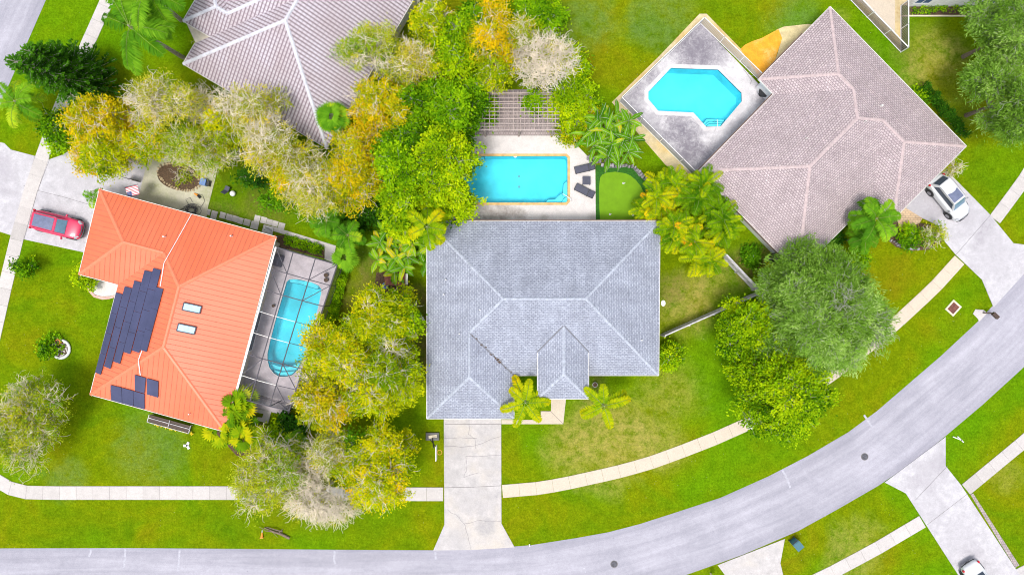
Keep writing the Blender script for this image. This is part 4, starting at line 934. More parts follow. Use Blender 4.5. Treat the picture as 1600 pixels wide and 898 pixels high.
def board_fence(name, a, b, h, label, seed):
    A, B = G(*a), G(*b); d = (B-A); ln_ = d.length; d.normalize(); rz = math.atan2(d.y, d.x); rr = random.Random(seed); root = empty(name, A.copy(), label, 'fence')
    pl = MB(); n = int(ln_/.15)
    for i in range(n):
        p = A.lerp(B, (i+.5)/n); hh = h+rr.uniform(-.04, .03); pl.box((p.x, p.y, hh/2), (.138, .025+.01*rr.random(), hh), rz+rr.uniform(-.05, .05), a=rr.random())
    ps = MB(); m = max(1, round(ln_/2.4)); nn = Vector((-d.y, d.x, 0))*.07
    for i in range(m+1): p = A.lerp(B, i/m)-nn; ps.box((p.x, p.y, h/2), (.1, .1, h), rz)
    rl = MB()
    for z in (.4, h-.3): rl.bar(A-nn*.5+Vector((0, 0, z)), B-nn*.5+Vector((0, 0, z)), .045, .09)
    rl.bar(A+Vector((0, 0, h+.03)), B+Vector((0, 0, h+.03)), .10, .04)
    return adopt(root, pl.build('board_panel', M['fence_grey']), *split_build(ps, 'post', M['fence_grey']), *split_build(rl, 'rail', M['fence_grey']))
board_fence('board_fence', (1032, 522), (1181, 456), 1.75, 'weathered grey board fence running from the grey house to the big tree', 1)
board_fence('board_fence', (1123, 397), (1175, 452), 1.8, 'weathered grey board fence standing alone between the yellow palms and the pink roofed house', 2)

# dark screen enclosure over pool C
c0, cB = G(431, 386, 2.8), None
root = empty('pool_enclosure', (*G(475, 500)[:2], 0), 'dark framed screen enclosure over the long kidney shaped pool', 'pool enclosure')
TL, TR, BR, BL = G(431, 386, 2.7), G(527, 413.5, 2.7), G(452, 641, 2.7), G(367.5, 619, 2.7)
bm_, wh, sc, sw = MB(), MB(), MB(), MB()
NR = 7
def Lp(a, b, t): return a.lerp(b, t)
hmid = .45
def top(u, v):
    p = Lp(Lp(TL, TR, u), Lp(BL, BR, u), v); p.z = 2.7 + hmid*(1-abs(2*u-1)**2.2) if False else 2.72+hmid*min(1, min(u, 1-u)/.30)
    return p
us = [0, .30, .66, 1.0]
def topz(u, v):
    p = Lp(Lp(TL, TR, u), Lp(BL, BR, u), v); p.z = {0: 2.72, .30: 3.0, .66: 3.0, 1.0: 2.72}[u]; return p
for i in range(NR+1):
    v = i/NR
    for a, b in zip(us, us[1:]):
        (wh if (i in (3, 4, 6) and b < 1 and not (i == 6 and a > .2 and False)) else bm_).bar(topz(a, v), topz(b, v), .045 if i in (3, 4, 6) else .075, .07)
for u in us:
    for i in range(NR): bm_.bar(topz(u, i/NR), topz(u, (i+1)/NR), .075 if 0 < u < 1 else .08, .07)
for (u0, v0, u1, v1) in ((0, 0, .30, 1), (0, 1, .30, 2), (1.0, 0, .66, 1), (1.0, 1, .66, 2), (.0, 7, .30, 6), (1.0, 7, .66, 6), (1.0, 6, .66, 5), (.0, 6, .30, 5)):
    bm_.bar(topz(u0, v0/NR), topz(u1, v1/NR), .06, .05)
for (A_, B_, n, seq) in ((TL, TR, 3, us), (BL, BR, 3, us)):
    v = 0 if A_ is TL else 1
    for u in seq: p = topz(u, v); bm_.bar(Vector((p.x, p.y, .06)), p, .06)
    for z in (.9,): bm_.bar(Vector((A_.x, A_.y, z)), Vector((B_.x, B_.y, z)), .04)
    for a, b in zip(us, us[1:]): p, q = topz(a, v), topz(b, v); sw.add([(p.x, p.y, .1), (q.x, q.y, .1), q, p], [(0, 1, 2, 3)])
    for (a, b) in ((.0, .3), (1.0, .66)): p, q = topz(a, v), topz(b, v); bm_.bar(p, Vector((q.x, q.y, .9)), .035)
for i in range(NR+1): p = topz(1.0, i/NR); bm_.bar(Vector((p.x, p.y, .06)), p, .06)
bm_.bar(Vector((TR.x, TR.y, .9)), Vector((BR.x, BR.y, .9)), .04)
sw.add([(TR.x, TR.y, .1), (BR.x, BR.y, .1), (BR.x, BR.y, 2.72), (TR.x, TR.y, 2.72)], [(0, 1, 2, 3)])
for a, b in zip(us, us[1:]): sc.add([topz(a, 0), topz(b, 0), topz(b, 1), topz(a, 1)], [(0, 1, 2, 3)])
gm = MB(); gm.bar(topz(0, 0)+Vector((.03, 0, .05)), topz(0, 1)+Vector((.03, 0, .05)), .14, .1)
adopt(root, bm_.build('frame', M['dark_metal']), *split_build(wh, 'beam', M['fascia_white']), sc.build('roof_screen', M['screen']), sw.build('wall_screen', M['screen_wall']), gm.build('gutter', M['white']))

# pergola
root = empty('pergola', (*G(810, 178)[:2], 0), 'pale wooden pergola of crossed slats over the paved patio behind the rectangular pool', 'pergola')
zz = 2.45; sl1, sl2, cols_, = MB(), MB(), MB(); rr = random.Random(8)
for y in (145, 147.6, 153, 159, 162.8, 168.8, 174.4, 180.6, 186, 193, 198, 202.6):
    x0, x1 = (753, 868) if y < 160 else (747 if y < 195 else 745, 874 if y < 195 else 876)
    a, b = G(x0, y+rr.uniform(-.4, .4), zz+.12), G(x1, y+rr.uniform(-.9, .9), zz+.12); sl1.bar(a, b, .042, .10)
for x in (754.4, 757.5, 765, 773, 780, 787.5, 795, 802, 809, 813, 820, 827, 835, 841.5, 848.5, 855.6, 862.6, 867.6):
    a, b = G(x, 142, zz), G(x+rr.uniform(-.4, .4), 205 if x not in (754.4, 841.5, 867.6) else 198, zz); sl2.bar(a, b, .042, .07)
for x in (757, 811, 864):
    for y in (146, 203):
        p = G(x, y, zz); cols_.box((p.x, p.y, zz/2), (.13, .13, zz))
for y in (146, 203): sl2.bar(G(752, y, zz-.1), G(870, y, zz-.1), .06, .14)
adopt(root, *split_build(sl1, 'slat', M['wood_pale']), *split_build(sl2, 'cross_slat', M['wood_pale']), *split_build(cols_, 'post', M['wood']))

# loungers and table -------------------------------------------------
def lounger(name, px, py, ang, label, headraise, group):
    root = empty(name, (*G(px, py)[:2], .06), label, 'sun lounger', group, rz=math.radians(-ang))
    f, s_, bk, lg = MB(), MB(), MB(), MB()
    L_, W_ = 1.85, .62
    for sy in (-1, 1): f.box((-.3, sy*W_/2, .32), (1.25, .05, .05)); f.bar((.32, sy*W_/2, .32), (.32+.58*math.cos(headraise), sy*W_/2, .32+.58*math.sin(headraise)), .05)
    f.box((-.92, 0, .32), (.05, W_, .05)); f.box((.32, 0, .32), (.05, W_, .05))
    e = Vector((.32+.58*math.cos(headraise), 0, .32+.58*math.sin(headraise))); f.box(e, (.05, W_, .05))
    s_.box((-.3, 0, .345), (1.18, W_-.05, .03)); 
    bk.bar((.36, 0, .36), e+Vector((-.03, 0, .03)), W_-.05, .03)
    for x in (-.85, -.45, .35, .75):
        for sy in (-1, 1): lg.box((x, sy*(W_/2-.01), .16), (.045, .045, .31))
    for nm, m_, mt in (('frame', f, 'black'), ('seat_sling', s_, 'navy'), ('backrest', bk, 'navy')):
        o = m_.build(nm, M[mt], root)
    for i in range(4):
        l1 = MB(); x = (-.85, .35)[i//2]; sy = (-1, 1)[i % 2]; l1.box((x, sy*(W_/2-.01), .15), (.05, .05, .30)); l1.build('leg', M['black'], root)
lounger('sun_lounger', 913.5, 264, -13, 'dark sun lounger with raised blue-grey headrest nearer the banana plants', .5, 'loungers beside the rectangular pool')
lounger('sun_lounger', 913, 299.5, 27, 'dark sun lounger lying flatter nearer the grey house roof', .25, 'loungers beside the rectangular pool')
root = empty('side_table', (*G(915.5, 283.5)[:2], .06), 'square dark side table between the two sun loungers', 'side table')
m1 = MB(); m1.box((0, 0, .42), (.72, .72, .04)); m1.build('table_top', M['navy'], root)
for sx in (-1, 1):
    for sy in (-1, 1): m2 = MB(); m2.box((sx*.31, sy*.31, .2), (.05, .05, .4)); m2.build('leg', M['black'], root)
for x, y in ((974, 286.5), (953, 335), (988.7, 336)):
    p = G(x, y); root = empty('golf_cup', (p.x, p.y, .035)); tag(root, {974: 'golf cup with white marker at the upper part of the putting green', 953: 'golf cup with white marker at the lower left of the putting green', 988.7: 'golf cup with white marker at the lower right of the putting green'}[x], 'golf cup', 'cups on the putting green')
    a = MB(); a.disc((0, 0, -.0), .09, .012, 14); a.build('rim', M['white'], root); b = MB(); b.disc((0, 0, .0125), .055, .004, 12); b.build('hole', M['black'], root); c = MB(); c.tube([(0, 0, .01), (.02, .0, .38)], .014, 6); c.box((.07, 0, .33), (.12, .01, .08)); c.build('marker', M['white'], root)

# stone walls & edgings -------------------------------------------------
def stones(name, pts, sz, mat, label, seed, rows=1, h=.3, kind=None):
    q = [G(*p) for p in pts]; mb = MB(); rr = random.Random(seed)
    for a, b in zip(q, q[1:]):
        n = max(1, int((b-a).length/(sz*.62))); d = (b-a).normalized(); nn = Vector((-d.y, d.x, 0))
        for i in range(n):
            for k in range(rows):
                p = a.lerp(b, (i+.5)/n)+nn*((k-(rows-1)/2)*sz*.62+rr.uniform(-.05, .05)); s_ = sz*rr.uniform(.6, 1.05)
                Mx = Matrix.Rotation(rr.uniform(-.3, .3), 3, 'X') @ Matrix.Rotation(rr.uniform(-.3, .3), 3, 'Y') @ Matrix.Rotation(math.atan2(d.y, d.x)+rr.uniform(-.35, .35), 3, 'Z')
                mb.box((p.x, p.y, h*.5*rr.uniform(.7, 1.1)), (s_*.7, s_, h), rot=Mx, taper=.72, a=rr.random())
    o = mb.build(name, mat); bv = o.modifiers.new('bevel', 'BEVEL'); bv.width = .03; bv.segments = 1; tag(o, label, 'stone edging'); return o
stones('rock_wall', [(938, 257), (950, 259), (975, 259), (990, 261), (1003, 274), (1017, 288)], .42, M['rock'], 'grey rock wall curving round the top of the putting green', 1, rows=1, h=.4)
stones('rock_border', [(917, 245), (925, 250), (940, 252)], .35, M['rock'], 'short line of grey rocks under the banana plants', 2, rows=2, h=.3)
stones('stone_edging', [(1390, 374), (1398, 379), (1408, 385), (1420, 389), (1436, 388)], .3, M['rock'], 'grey stone edging round the flower bed beside the tan pavers', 3, h=.2)
ring = [(280+33*math.cos(t)*.98-20*math.sin(t)*-.2, 277+20*math.sin(t)+33*math.cos(t)*.2) for t in [i*math.pi/12 for i in range(25)]]
stones('stone_edging', ring, .3, M['rock_tan'], 'brown stone ring round the oval planting bed on the mossy patio', 4, h=.2)
mb = MB(); mb.box((*G(1470, 25.5)[:2], .05), (7.3, .12, .1)); tag(mb.build('bed_edging', M['cream']), 'cream straight edging of the mulch bed below the white house', 'edging')

# small things -----------------------------------------------------------
def thing(name, px, py, label, cat, rz=0, z=0, group=None): return empty(name, (*G(px, py)[:2], z), label, cat, group, math.radians(-rz))
# basketball hoop at the driveway
t = thing('basketball_hoop', 676, 681, 'portable basketball hoop with a dark base beside the centre driveway', 'basketball hoop')
b = MB(); b.box((0, 0, .11), (1.25, .72, .20), taper=.92); b.build('base', M['black'], t)
b = MB(); b.box((.05, .02, .24), (.75, .26, .05), .12); b.build('ballast_bag', M['cream'], t)
b = MB(); b.bar((.0, -.1, .2), (.36, -.5, 2.2), .09); b.bar((-.1, -.1, .9), (.45, -.5, 1.7), .05); b.build('pole', M['black'], t)
b = MB(); b.box((.60, -.9, 2.45), (.05, 1.25, .8)); b.build('backboard', M['white'], t)
b = MB(); b.tube([(.86+.2*math.cos(i*math.pi/8), -.9+.2*math.sin(i*math.pi/8), 2.25) for i in range(17)], .018, 6, cap=False); b.bar((.6, -.9, 2.25), (.68, -.9, 2.25), .1, .03); b.build('rim', M['orange'], t)
# traffic cone lying on the verge
t = thing('traffic_cone', 410, 838, 'small orange traffic cone with a white tip on the road verge', 'traffic cone')
b = MB(); b.box((0, -.02, .12), (.30, .05, .24), 0); b.build('base', M['orange'], t)
b = MB(); b.tube([(0, 0, .14), (0, .42, .07)], [.12, .045], 10); b.build('cone', M['orange'], t); b = MB(); b.tube([(0, .42, .07), (0, .62, .05)], [.044, .02], 10); b.build('tip', M['white'], t)
t = thing('fallen_branch', 433, 831, 'brown fallen trunk with broken branches lying by the road verge', 'branch')
b = MB(); b.tube([(-1.1, .45, .12), (-.3, .12, .14), (.4, -.1, .13), (1.15, -.5, .1)], [.05, .09, .11, .12], 7); b.tube([(-.9, .5, .1), (-.1, .35, .3), (.5, .1, .1)], [.03, .05, .06], 6)
b.tube([(-.3, .12, .14), (-.8, .2, .3), (-1.5, .55, .2)], [.06, .04, .02], 6); b.tube([(.2, 0, .14), (.6, .4, .3)], [.05, .02], 6); b.tube([(-.5, .2, .1), (.1, -.4, .15)], [.03, .015], 5); b.build('limb', M['bark'], t)
# marker post, mailboxes
t = thing('marker_post', 828, 853, 'thin white marker post leaning at the edge of the road', 'post'); b = MB(); b.tube([(0, 0, 0), (-.06, .45, .75)], [.05, .05], 8); b.build('post', M['white'], t)
t = thing('mailbox', 1110, 895, 'cream mailbox on a post by the bottom edge of the road', 'mailbox'); b = MB(); b.box((0, 0, .5), (.1, .1, 1.0)); b.build('post', M['cream'], t)
b = MB(); b.box((0, 0, 1.1), (.26, .5, .22), .3); b.build('box', M['cream'], t)
slab('mailbox_pad', [(1520, 490), (1524, 483), (1537, 484), (1542, 489), (1530, 502), (1527, 497)], M['sidewalk'], .03, .03)
t = thing('mailbox', 1536, 488.5, 'dark brown mailbox with a bent arm on a concrete pad at the road edge', 'mailbox'); b = MB(); b.box((0, 0, .55), (.10, .10, 1.1)); b.bar((-.1, .02, 1.0), (-.72, .05, 1.02), .1); b.build('post', M['brown'], t)
b = MB(); b.box((.28, -.2, 1.15), (.6, .3, .26), -.75); b.build('box', M['brown'], t)
# wheelie bins
t = thing('trash_bin', 1239.5, 845, 'teal wheeled trash bin by the road near the bottom driveway', 'trash bin', 50); b = MB(); b.box((0, 0, .5), (.52, .58, .95), taper=1.12); b.build('body', M['teal'], t); b = MB(); b.box((.1, 0, 1.0), (.66, .68, .06), rot=Matrix.Rotation(-.1, 3, 'Y')); b.build('lid', M['teal'], t)
for sy in (-1, 1): b = MB(); b.tube([(-.3, sy*.3, .12), (-.3, sy*.24, .12)], .12, 12); b.build('wheel', M['black'], t)
b = MB(); b.bar((-.35, -.25, .95), (-.35, .25, .95), .04); b.build('handle', M['black'], t)
t = thing('trash_bin', 1206, 403, 'black wheeled trash bin against the pink roofed house', 'trash bin', 40); b = MB(); b.box((0, 0, .5), (.55, .62, .95), taper=1.1); b.build('body', M['black'], t); b = MB(); b.box((0, 0, 1.0), (.66, .7, .07)); b.build('lid', M['black'], t)
for sy in (-1, 1): b = MB(); b.tube([(-.3, sy*.3, .12), (-.3, sy*.24, .12)], .12, 12); b.build('wheel', M['black'], t)
# manholes and drain
for x, y, lb in ((959.5, 880.5, 'round dark manhole cover in the road near the bottom edge'), (1351, 713, 'round dark manhole cover in the middle of the road bend')):
    t = thing('manhole_cover', x, y, lb, 'manhole cover', z=.007); b = MB(); b.disc((0, 0, 0), .33, .008, 24); b.build('frame', M['joint'], t); b = MB(); b.disc((0, 0, .009), .27, .006, 20)
    for i in range(-2, 3): b.box((i*.1, 0, .017), (.03, .4, .006))
    b.build('lid', M['iron'], t)
t = thing('storm_drain', 1489, 481, 'rectangular storm drain with a brown grate in the verge', 'storm drain', 45-3); t.rotation_euler = (0, 0, math.radians(48))
b = MB()
for sx, sy, bx, by in ((0, .42, 1.15, .14), (0, -.42, 1.15, .14), (.5, 0, .14, .7), (-.5, 0, .14, .7)): b.box((sx, sy, .04), (bx, by, .08))
b.build('frame', M['cream'], t); b = MB(); b.box((0, 0, .01), (.86, .70, .02)); b.build('pit', M['brown'], t); b = MB()
for i in range(-5, 6): b.box((i*.08, 0, .035), (.03, .70, .03))
b.box((0, .0, .055), (.86, .04, .01)); b.build('grate', M['rust'], t)
# white bits on lawns
t = thing('toilet_flower_pot', 293, 695.5, 'small white three-cornered sprinkler base on the lawn', 'sprinkler base', 20); t.name = 'sprinkler_base'; b = MB()
for an in (90, 200, 320): b.box((.16*math.cos(math.radians(an)), .16*math.sin(math.radians(an)), .05), (.34, .2, .1), math.radians(an))
b.build('base', M['white'], t); b = MB(); b.disc((0, 0, .1), .06, .12, 10); b.build('nozzle', M['black'], t)
t = thing('sign_frame', 1497, 686, 'white forked sign frame fallen on the lawn beyond the road', 'sign frame'); b = MB(); b.bar((-.5, .25, .06), (.35, -.1, .06), .07); b.bar((-.1, .28, .06), (.45, -.25, .06), .07); b.build('bar', M['white'], t)
t = thing('satellite_dish', 1025.5, 472.5, 'white oval satellite dish on the east eave of the grey house', 'satellite dish', z=0)
b = MB(); b.tube([(0, 0, 2.3), (.05, 0, 2.6)], .03, 6); b.build('mast', M['grey_metal'], t); b = MB(); b.disc((.02, 0, 2.62), .17, .05, 18, ry=.23, taper=1.1); b.build('dish', M['white'], t); 
t = thing('planter_ring', 96, 545, 'round white planter ring with pebbles on the left lawn', 'planter'); b = MB(); N_ = 26
b.tube([(.80*math.cos(i*2*math.pi/N_), .80*math.sin(i*2*math.pi/N_), .12) for i in range(N_+1)], .12, 8, cap=False); b.build('ring', M['white'], t, smooth=True)
b = MB(); rr = random.Random(2)
for i in range(90): r_, an = .7*math.sqrt(rr.random()), rr.uniform(0, 6.28); b.box((r_*math.cos(an), r_*math.sin(an), .06), (rr.uniform(.06, .16),)*2+(.08,), rr.random()*3, taper=.6)
b.build('pebbles', M['deck_white'], t); b = MB(); b.disc((0, 0, .0), .72, .05, 20); b.build('soil', M['mulch'], t)
t = thing('clay_pot', 95, 533.5, 'orange clay pot with dry plant standing in the white planter ring', 'pot'); b = MB(); b.tube([(0, 0, .05), (0, 0, .45)], [.16, .26], 12); b.build('pot', M['orange'], t); b = MB(); b.disc((0, 0, .451), .2, .01, 12); b.build('soil', M['mulch'], t)
# things round the orange house's patio
t = thing('wing_flag', 206.5, 302, 'stars and stripes flag flying from a pole at the orange house', 'flag', -14); t.name = 'flag'; t.location = (*G(207, 298.5, 2.3)[:2], 0)
def flag(t):
    zf = 2.3; W_, L_ = .80, 1.05; red = plain('flag_red', (.62, .03, .06), .7); blue = plain('flag_blue', (.02, .05, .22), .7)
    b = MB()
    for i in range(13):
        x0 = -W_/2+W_*i/13; b.box((x0+W_/26, 0, 0), (W_/13, L_, .012), mi=i % 2)
    o = b.build('stripes', [red, M['white']], t); o.rotation_euler = (0, 0, math.radians(90)); o.scale = (1, 1, 1); o.location = (0, .0, zf)
    b = MB(); b.box((-.30, -.20, zf+.012), (.40, .40, .012)); c = b.build('canton', blue, t)
    b = MB()
    for i in range(5):
        for j in range(4): b.disc((-.30+(i-2)*.075, -.20+(j-1.5)*.085, zf+.019), .016, .003, 5)
    b.build('star', M['white'], t)
    b = MB(); b.tube([(-.62, .6, 0.4), (-.60, .46, zf), (.62, .46, zf)], .022, 6); b.build('pole', M['dark_metal'], t)
flag(t)
t = thing('garden_gate', 211, 283, 'low grey slatted gate beside the flag', 'gate', 14); b = MB()
for i in range(5): b.box((-.35+i*.2, 0, .75), (.17, .04, 1.4))
b.build('board', M['fence_grey'], t); b = MB(); b.box((.0, .05, 1.25), (1.1, .05, .06)); b.box((.0, .05, .3), (1.1, .05, .06)); b.build('rail', M['dark_metal'], t)
t = thing('storage_box', 321, 285.5, 'blue grey plastic box with a dark seat at the corner of the mossy patio', 'storage box', 12, .05); b = MB(); b.box((0, 0, .25), (.55, .6, .5), taper=.95); b.build('box', plain('slate_blue_plastic', (.12, .22, .45), .5), t); b = MB(); b.box((.42, -.02, .2), (.28, .5, .4), taper=.8); b.build('seat', M['black'], t)
t = thing('garden_sprayer', 309, 305, 'orange and black garden tool lying on the mossy patio', 'garden tool', 25, .05); b = MB(); b.tube([(-.28, .02, .1), (.1, 0, .13)], [.06, .12], 8); b.build('motor', M['orange'], t); b = MB(); b.tube([(.1, 0, .13), (.38, -.1, .1)], [.1, .13], 8); b.build('tank', M['black'], t)
t = thing('hose_coil', 301.5, 328, 'loose dark coil of hose heaped by the orange roof eave', 'garden hose', 0, .06)
b = MB(); rr = random.Random(6); pts = []
for i in range(120):
    k = i/12; rad = .42+.12*math.sin(i*.37)+(.35 if 30 < i < 42 or 70 < i < 80 else 0); pts.append((rad*math.cos(k*2*math.pi*.83)+.05*math.sin(i), rad*.7*math.sin(k*2*math.pi*.83)-.05, .05+.003*i))
b.tube(pts, .022, 6); b.tube([(.3, .2, .05), (.8, .3, .04), (1.1, .8, .04), (.9, 1.3, .04), (.6, 1.4, .04)], .015, 5); b.tube([(-.4, 0, .05), (-1.0, .1, .04), (-1.3, -.2, .04)], .02, 5); b.tube([(-.3, .4, .05), (-.6, .9, .05), (-.2, 1.1, .05), (0, .7, .05)], .018, 5); b.build('hose', M['dark_metal'], t, smooth=True)
t = thing('round_lamp', 365.5, 303, 'white ball ornament on the lawn beside a blue chair', 'garden ball'); t.name = 'garden_ball'
bm = bmesh.new(); bmesh.ops.create_icosphere(bm, subdivisions=3, radius=.25, matrix=Matrix.Translation((0, 0, .27))); me = bpy.data.meshes.new('ball'); bm.to_mesh(me); bm.free(); me.materials.append(M['white']); [setattr(p, 'use_smooth', True) for p in me.polygons]; o = bpy.data.objects.new('ball', me); SC.collection.objects.link(o); o.parent = t
b = MB(); b.disc((0, 0, 0), .12, .08, 12); b.build('foot', M['white'], t)
t = thing('garden_chair', 356.8, 297.5, 'dark blue folding chair beside the white ball on the lawn', 'chair', -65); b = MB(); b.box((.12, 0, .4), (.42, .42, .04)); b.build('seat', M['navy'], t); b = MB(); b.bar((-.1, 0, .42), (-.4, 0, .8), .42, .03); b.build('backrest', M['navy'], t)
for sx in (0, .3):
    for sy in (-.2, .2): b = MB(); b.box((sx, sy, .2), (.03, .03, .4)); b.build('leg', M['black'], t)
# AC-like panel row below the south eave of the orange house
t = thing('cold_frame', 269, 660, 'long dark trough in a white frame below the south eave of the orange house', 'cold frame', 15.5)
b = MB(); b.box((0, 0, .45), (3.7, .62, .1)); b.build('tray', M['brown'], t); b = MB()
for sy in (-.34, .05): b.box((0, sy, .56), (3.85, .05, .08))
for x in (-1.9, 0, 1.9): b.box((x, 0, .56), (.05, .70, .08))
b.build('frame', M['fence_grey'], t)
b = MB()
for x in (-1.8, 1.8):
    for y in (-.28, .28): b.box((x, y, .2), (.06, .06, .4))
b.build('stand', M['fence_grey'], t)
# furniture in the lanai
t = thing('covered_grill', 436.5, 407, 'dark covered grill on the deck at the top of the dark screen enclosure', 'grill', 15, .06); b = MB(); b.box((0, 0, .5), (.85, 1.1, 1.0), taper=.82); o = b.build('cover', M['navy'], t); bv = o.modifiers.new('bevel', 'BEVEL'); bv.width = .12; bv.segments = 3
b = MB(); b.tube([(-.45, -.4, .9), (-.45, .4, .9)], .02, 6); b.build('handle', M['black'], t)
for x, y, r_, lb in ((511, 430, .20, 'round brown pot on the lanai deck, upper one of the pair'), (511, 437.5, .20, 'round brown pot on the lanai deck, lower one of the pair'), (429, 477.5, .14, 'small black round pot on the lanai deck beside the orange roof')):
    t = thing('flower_pot', x, y, lb, 'pot', z=.06); b = MB(); b.tube([(0, 0, 0), (0, 0, .3)], [r_*.75, r_], 14); b.build('pot', M['brown'], t); b = MB(); b.disc((0, 0, .301), r_*.85, .01, 14); b.build('soil', M['mulch'], t)
t = thing('patio_table', 1189, 147.5, 'black round patio table under the eave by the many-sided pool', 'table', z=.06); b = MB(); b.disc((0, 0, .7), .48, .05, 24); b.build('table_top', M['black'], t); b = MB(); b.tube([(0, 0, 0), (0, 0, .7)], .05, 8); b.disc((0, 0, 0), .25, .04, 16); b.build('stand', M['black'], t)
t = thing('pool_hose', 1165, 118, 'thin pale hose looping on the white deck beside the many-sided pool', 'hose', z=.07)
b = MB(); b.tube([(.35, -.9, .02), (.5, -.5, .02), (.1, .1, .02), (-.2, .5, .02), (.2, .8, .02), (.5, .5, .02), (.2, .15, .02), (.5, -.1, .02), (1.2, .1, .02), (1.4, .35, .02)], .018, 6); b.build('hose', M['grey_metal'], t)
t = thing('floor_grate', 421, 359, 'small black window well grate on the path at the corner of the orange house', 'grate', 15, .05); b = MB(); b.box((0, 0, .12), (.75, .42, .2)); b.build('box', M['white'], t); b = MB()
for i in range(-3, 4): b.box((i*.1, 0, .235), (.04, .36, .03))
b.build('bar', M['black'], t)
# yard corner with shed, planks, tubs
t = thing('garden_shed', 622, 436, 'small shed with a rusty red corrugated roof under the banana plants', 'shed'); b = MB(); b.box((0, 0, .8), (1.5, .95, 1.6)); b.build('wall', M['wood'], t); b = MB()
for i in range(9): b.box((-.80+i*.2, 0, 1.68+(.015 if i % 2 else 0)), (.2, 1.15, .03), a=i/9)
b.build('roof', M['rust'], t); b = MB(); b.box((1.02, -.02, 1.6), (.2, .95, .04)); b.build('trim', M['fascia_white'], t)
t = thing('water_tub', 603, 446, 'blue round tub beside the small rusty shed', 'tub'); b = MB(); b.tube([(0, 0, 0), (0, 0, .35)], [.2, .28], 16); b.build('tub', plain('pale_blue', (.15, .35, .65), .5), t); b = MB(); b.disc((0, 0, .351), .22, .01, 14); b.build('water', M['glass_blue'], t)
for i, (x, y, L_, an, lb) in enumerate(((627, 459.5, .9, 12, 'short white plank lying flat below the rusty shed'), (629, 464, .8, 75, 'white plank standing askew below the rusty shed'), (631.5, 474, 1.9, 80, 'long pale plank in the grass below the rusty shed'), (624, 469, .5, -40, 'small white board piece below the rusty shed'), (637, 462, .8, 78, 'yellowish stick in the grass right of the planks'))):
    t = thing('plank', x, y, lb, 'plank', an, group='planks below the shed'); b = MB(); b.box((0, 0, .06+i*.02), (L_, .12, .04)); b.build('board', M['wood_pale'], t)
t = thing('tarp_bundle', 652, 572, 'bright blue tarp bundle against the west wall of the grey house', 'tarp'); bm = bmesh.new(); bmesh.ops.create_icosphere(bm, subdivisions=3, radius=.5); rr = random.Random(3)
for v in bm.verts: v.co.x *= .85*(1+.25*math.sin(v.co.y*9)); v.co.y *= 1.0+.2*math.sin(v.co.x*11+1); v.co.z = max(-.3, v.co.z*.7)+.32+rr.uniform(-.03, .03)
me = bpy.data.meshes.new('sheet'); bm.to_mesh(me); bm.free(); me.materials.append(M['blue']); o = bpy.data.objects.new('sheet', me); SC.collection.objects.link(o); o.parent = t
b = MB(); b.box((.0, -.62, .2), (.6, .5, .25), .2); b.box((-.1, -.8, .12), (.3, .4, .2), .8); b.build('sack', M['fascia_white'], t)
t = thing('white_hook_stand', 660.5, 498, 'white folded chair leaning at the west wall of the grey house', 'chair'); t.name = 'folded_chair'; b = MB(); b.bar((-.35, .15, .3), (.25, -.1, .35), .06); b.bar((-.1, .35, .3), (.1, -.3, .4), .05); b.build('frame', M['white'], t); b = MB(); b.box((0, .05, .4), (.3, .3, .04), .4); b.build('seat', M['white'], t)
t = thing('flower_pot', 929, 600, 'dark round pot at the front wall of the grey house between porch and palm', 'pot'); b = MB(); b.tube([(0, 0, 0), (0, 0, .35)], [.16, .23], 14); b.build('pot', M['grey_metal'], t); b = MB(); b.disc((0, 0, .351), .19, .01, 14); b.build('soil', M['mulch'], t)
mb = MB(); rr = random.Random(12)
for i in range(60):
    x, y = 245+60*i/60, 657+15*i/60; 
    if 12 < i % 20 < 16: continue
    p = G(x+rr.uniform(-2, 2), y+rr.uniform(2, 7)); mb.box((p.x, p.y, .15+.1*rr.random()), (.16, .05, .16), rr.random()*3, rot=None)
tag(mb.build('flower_row', M['yellow']), 'row of yellow flowers below the long trough of the orange house', 'flowers', kind='stuff')

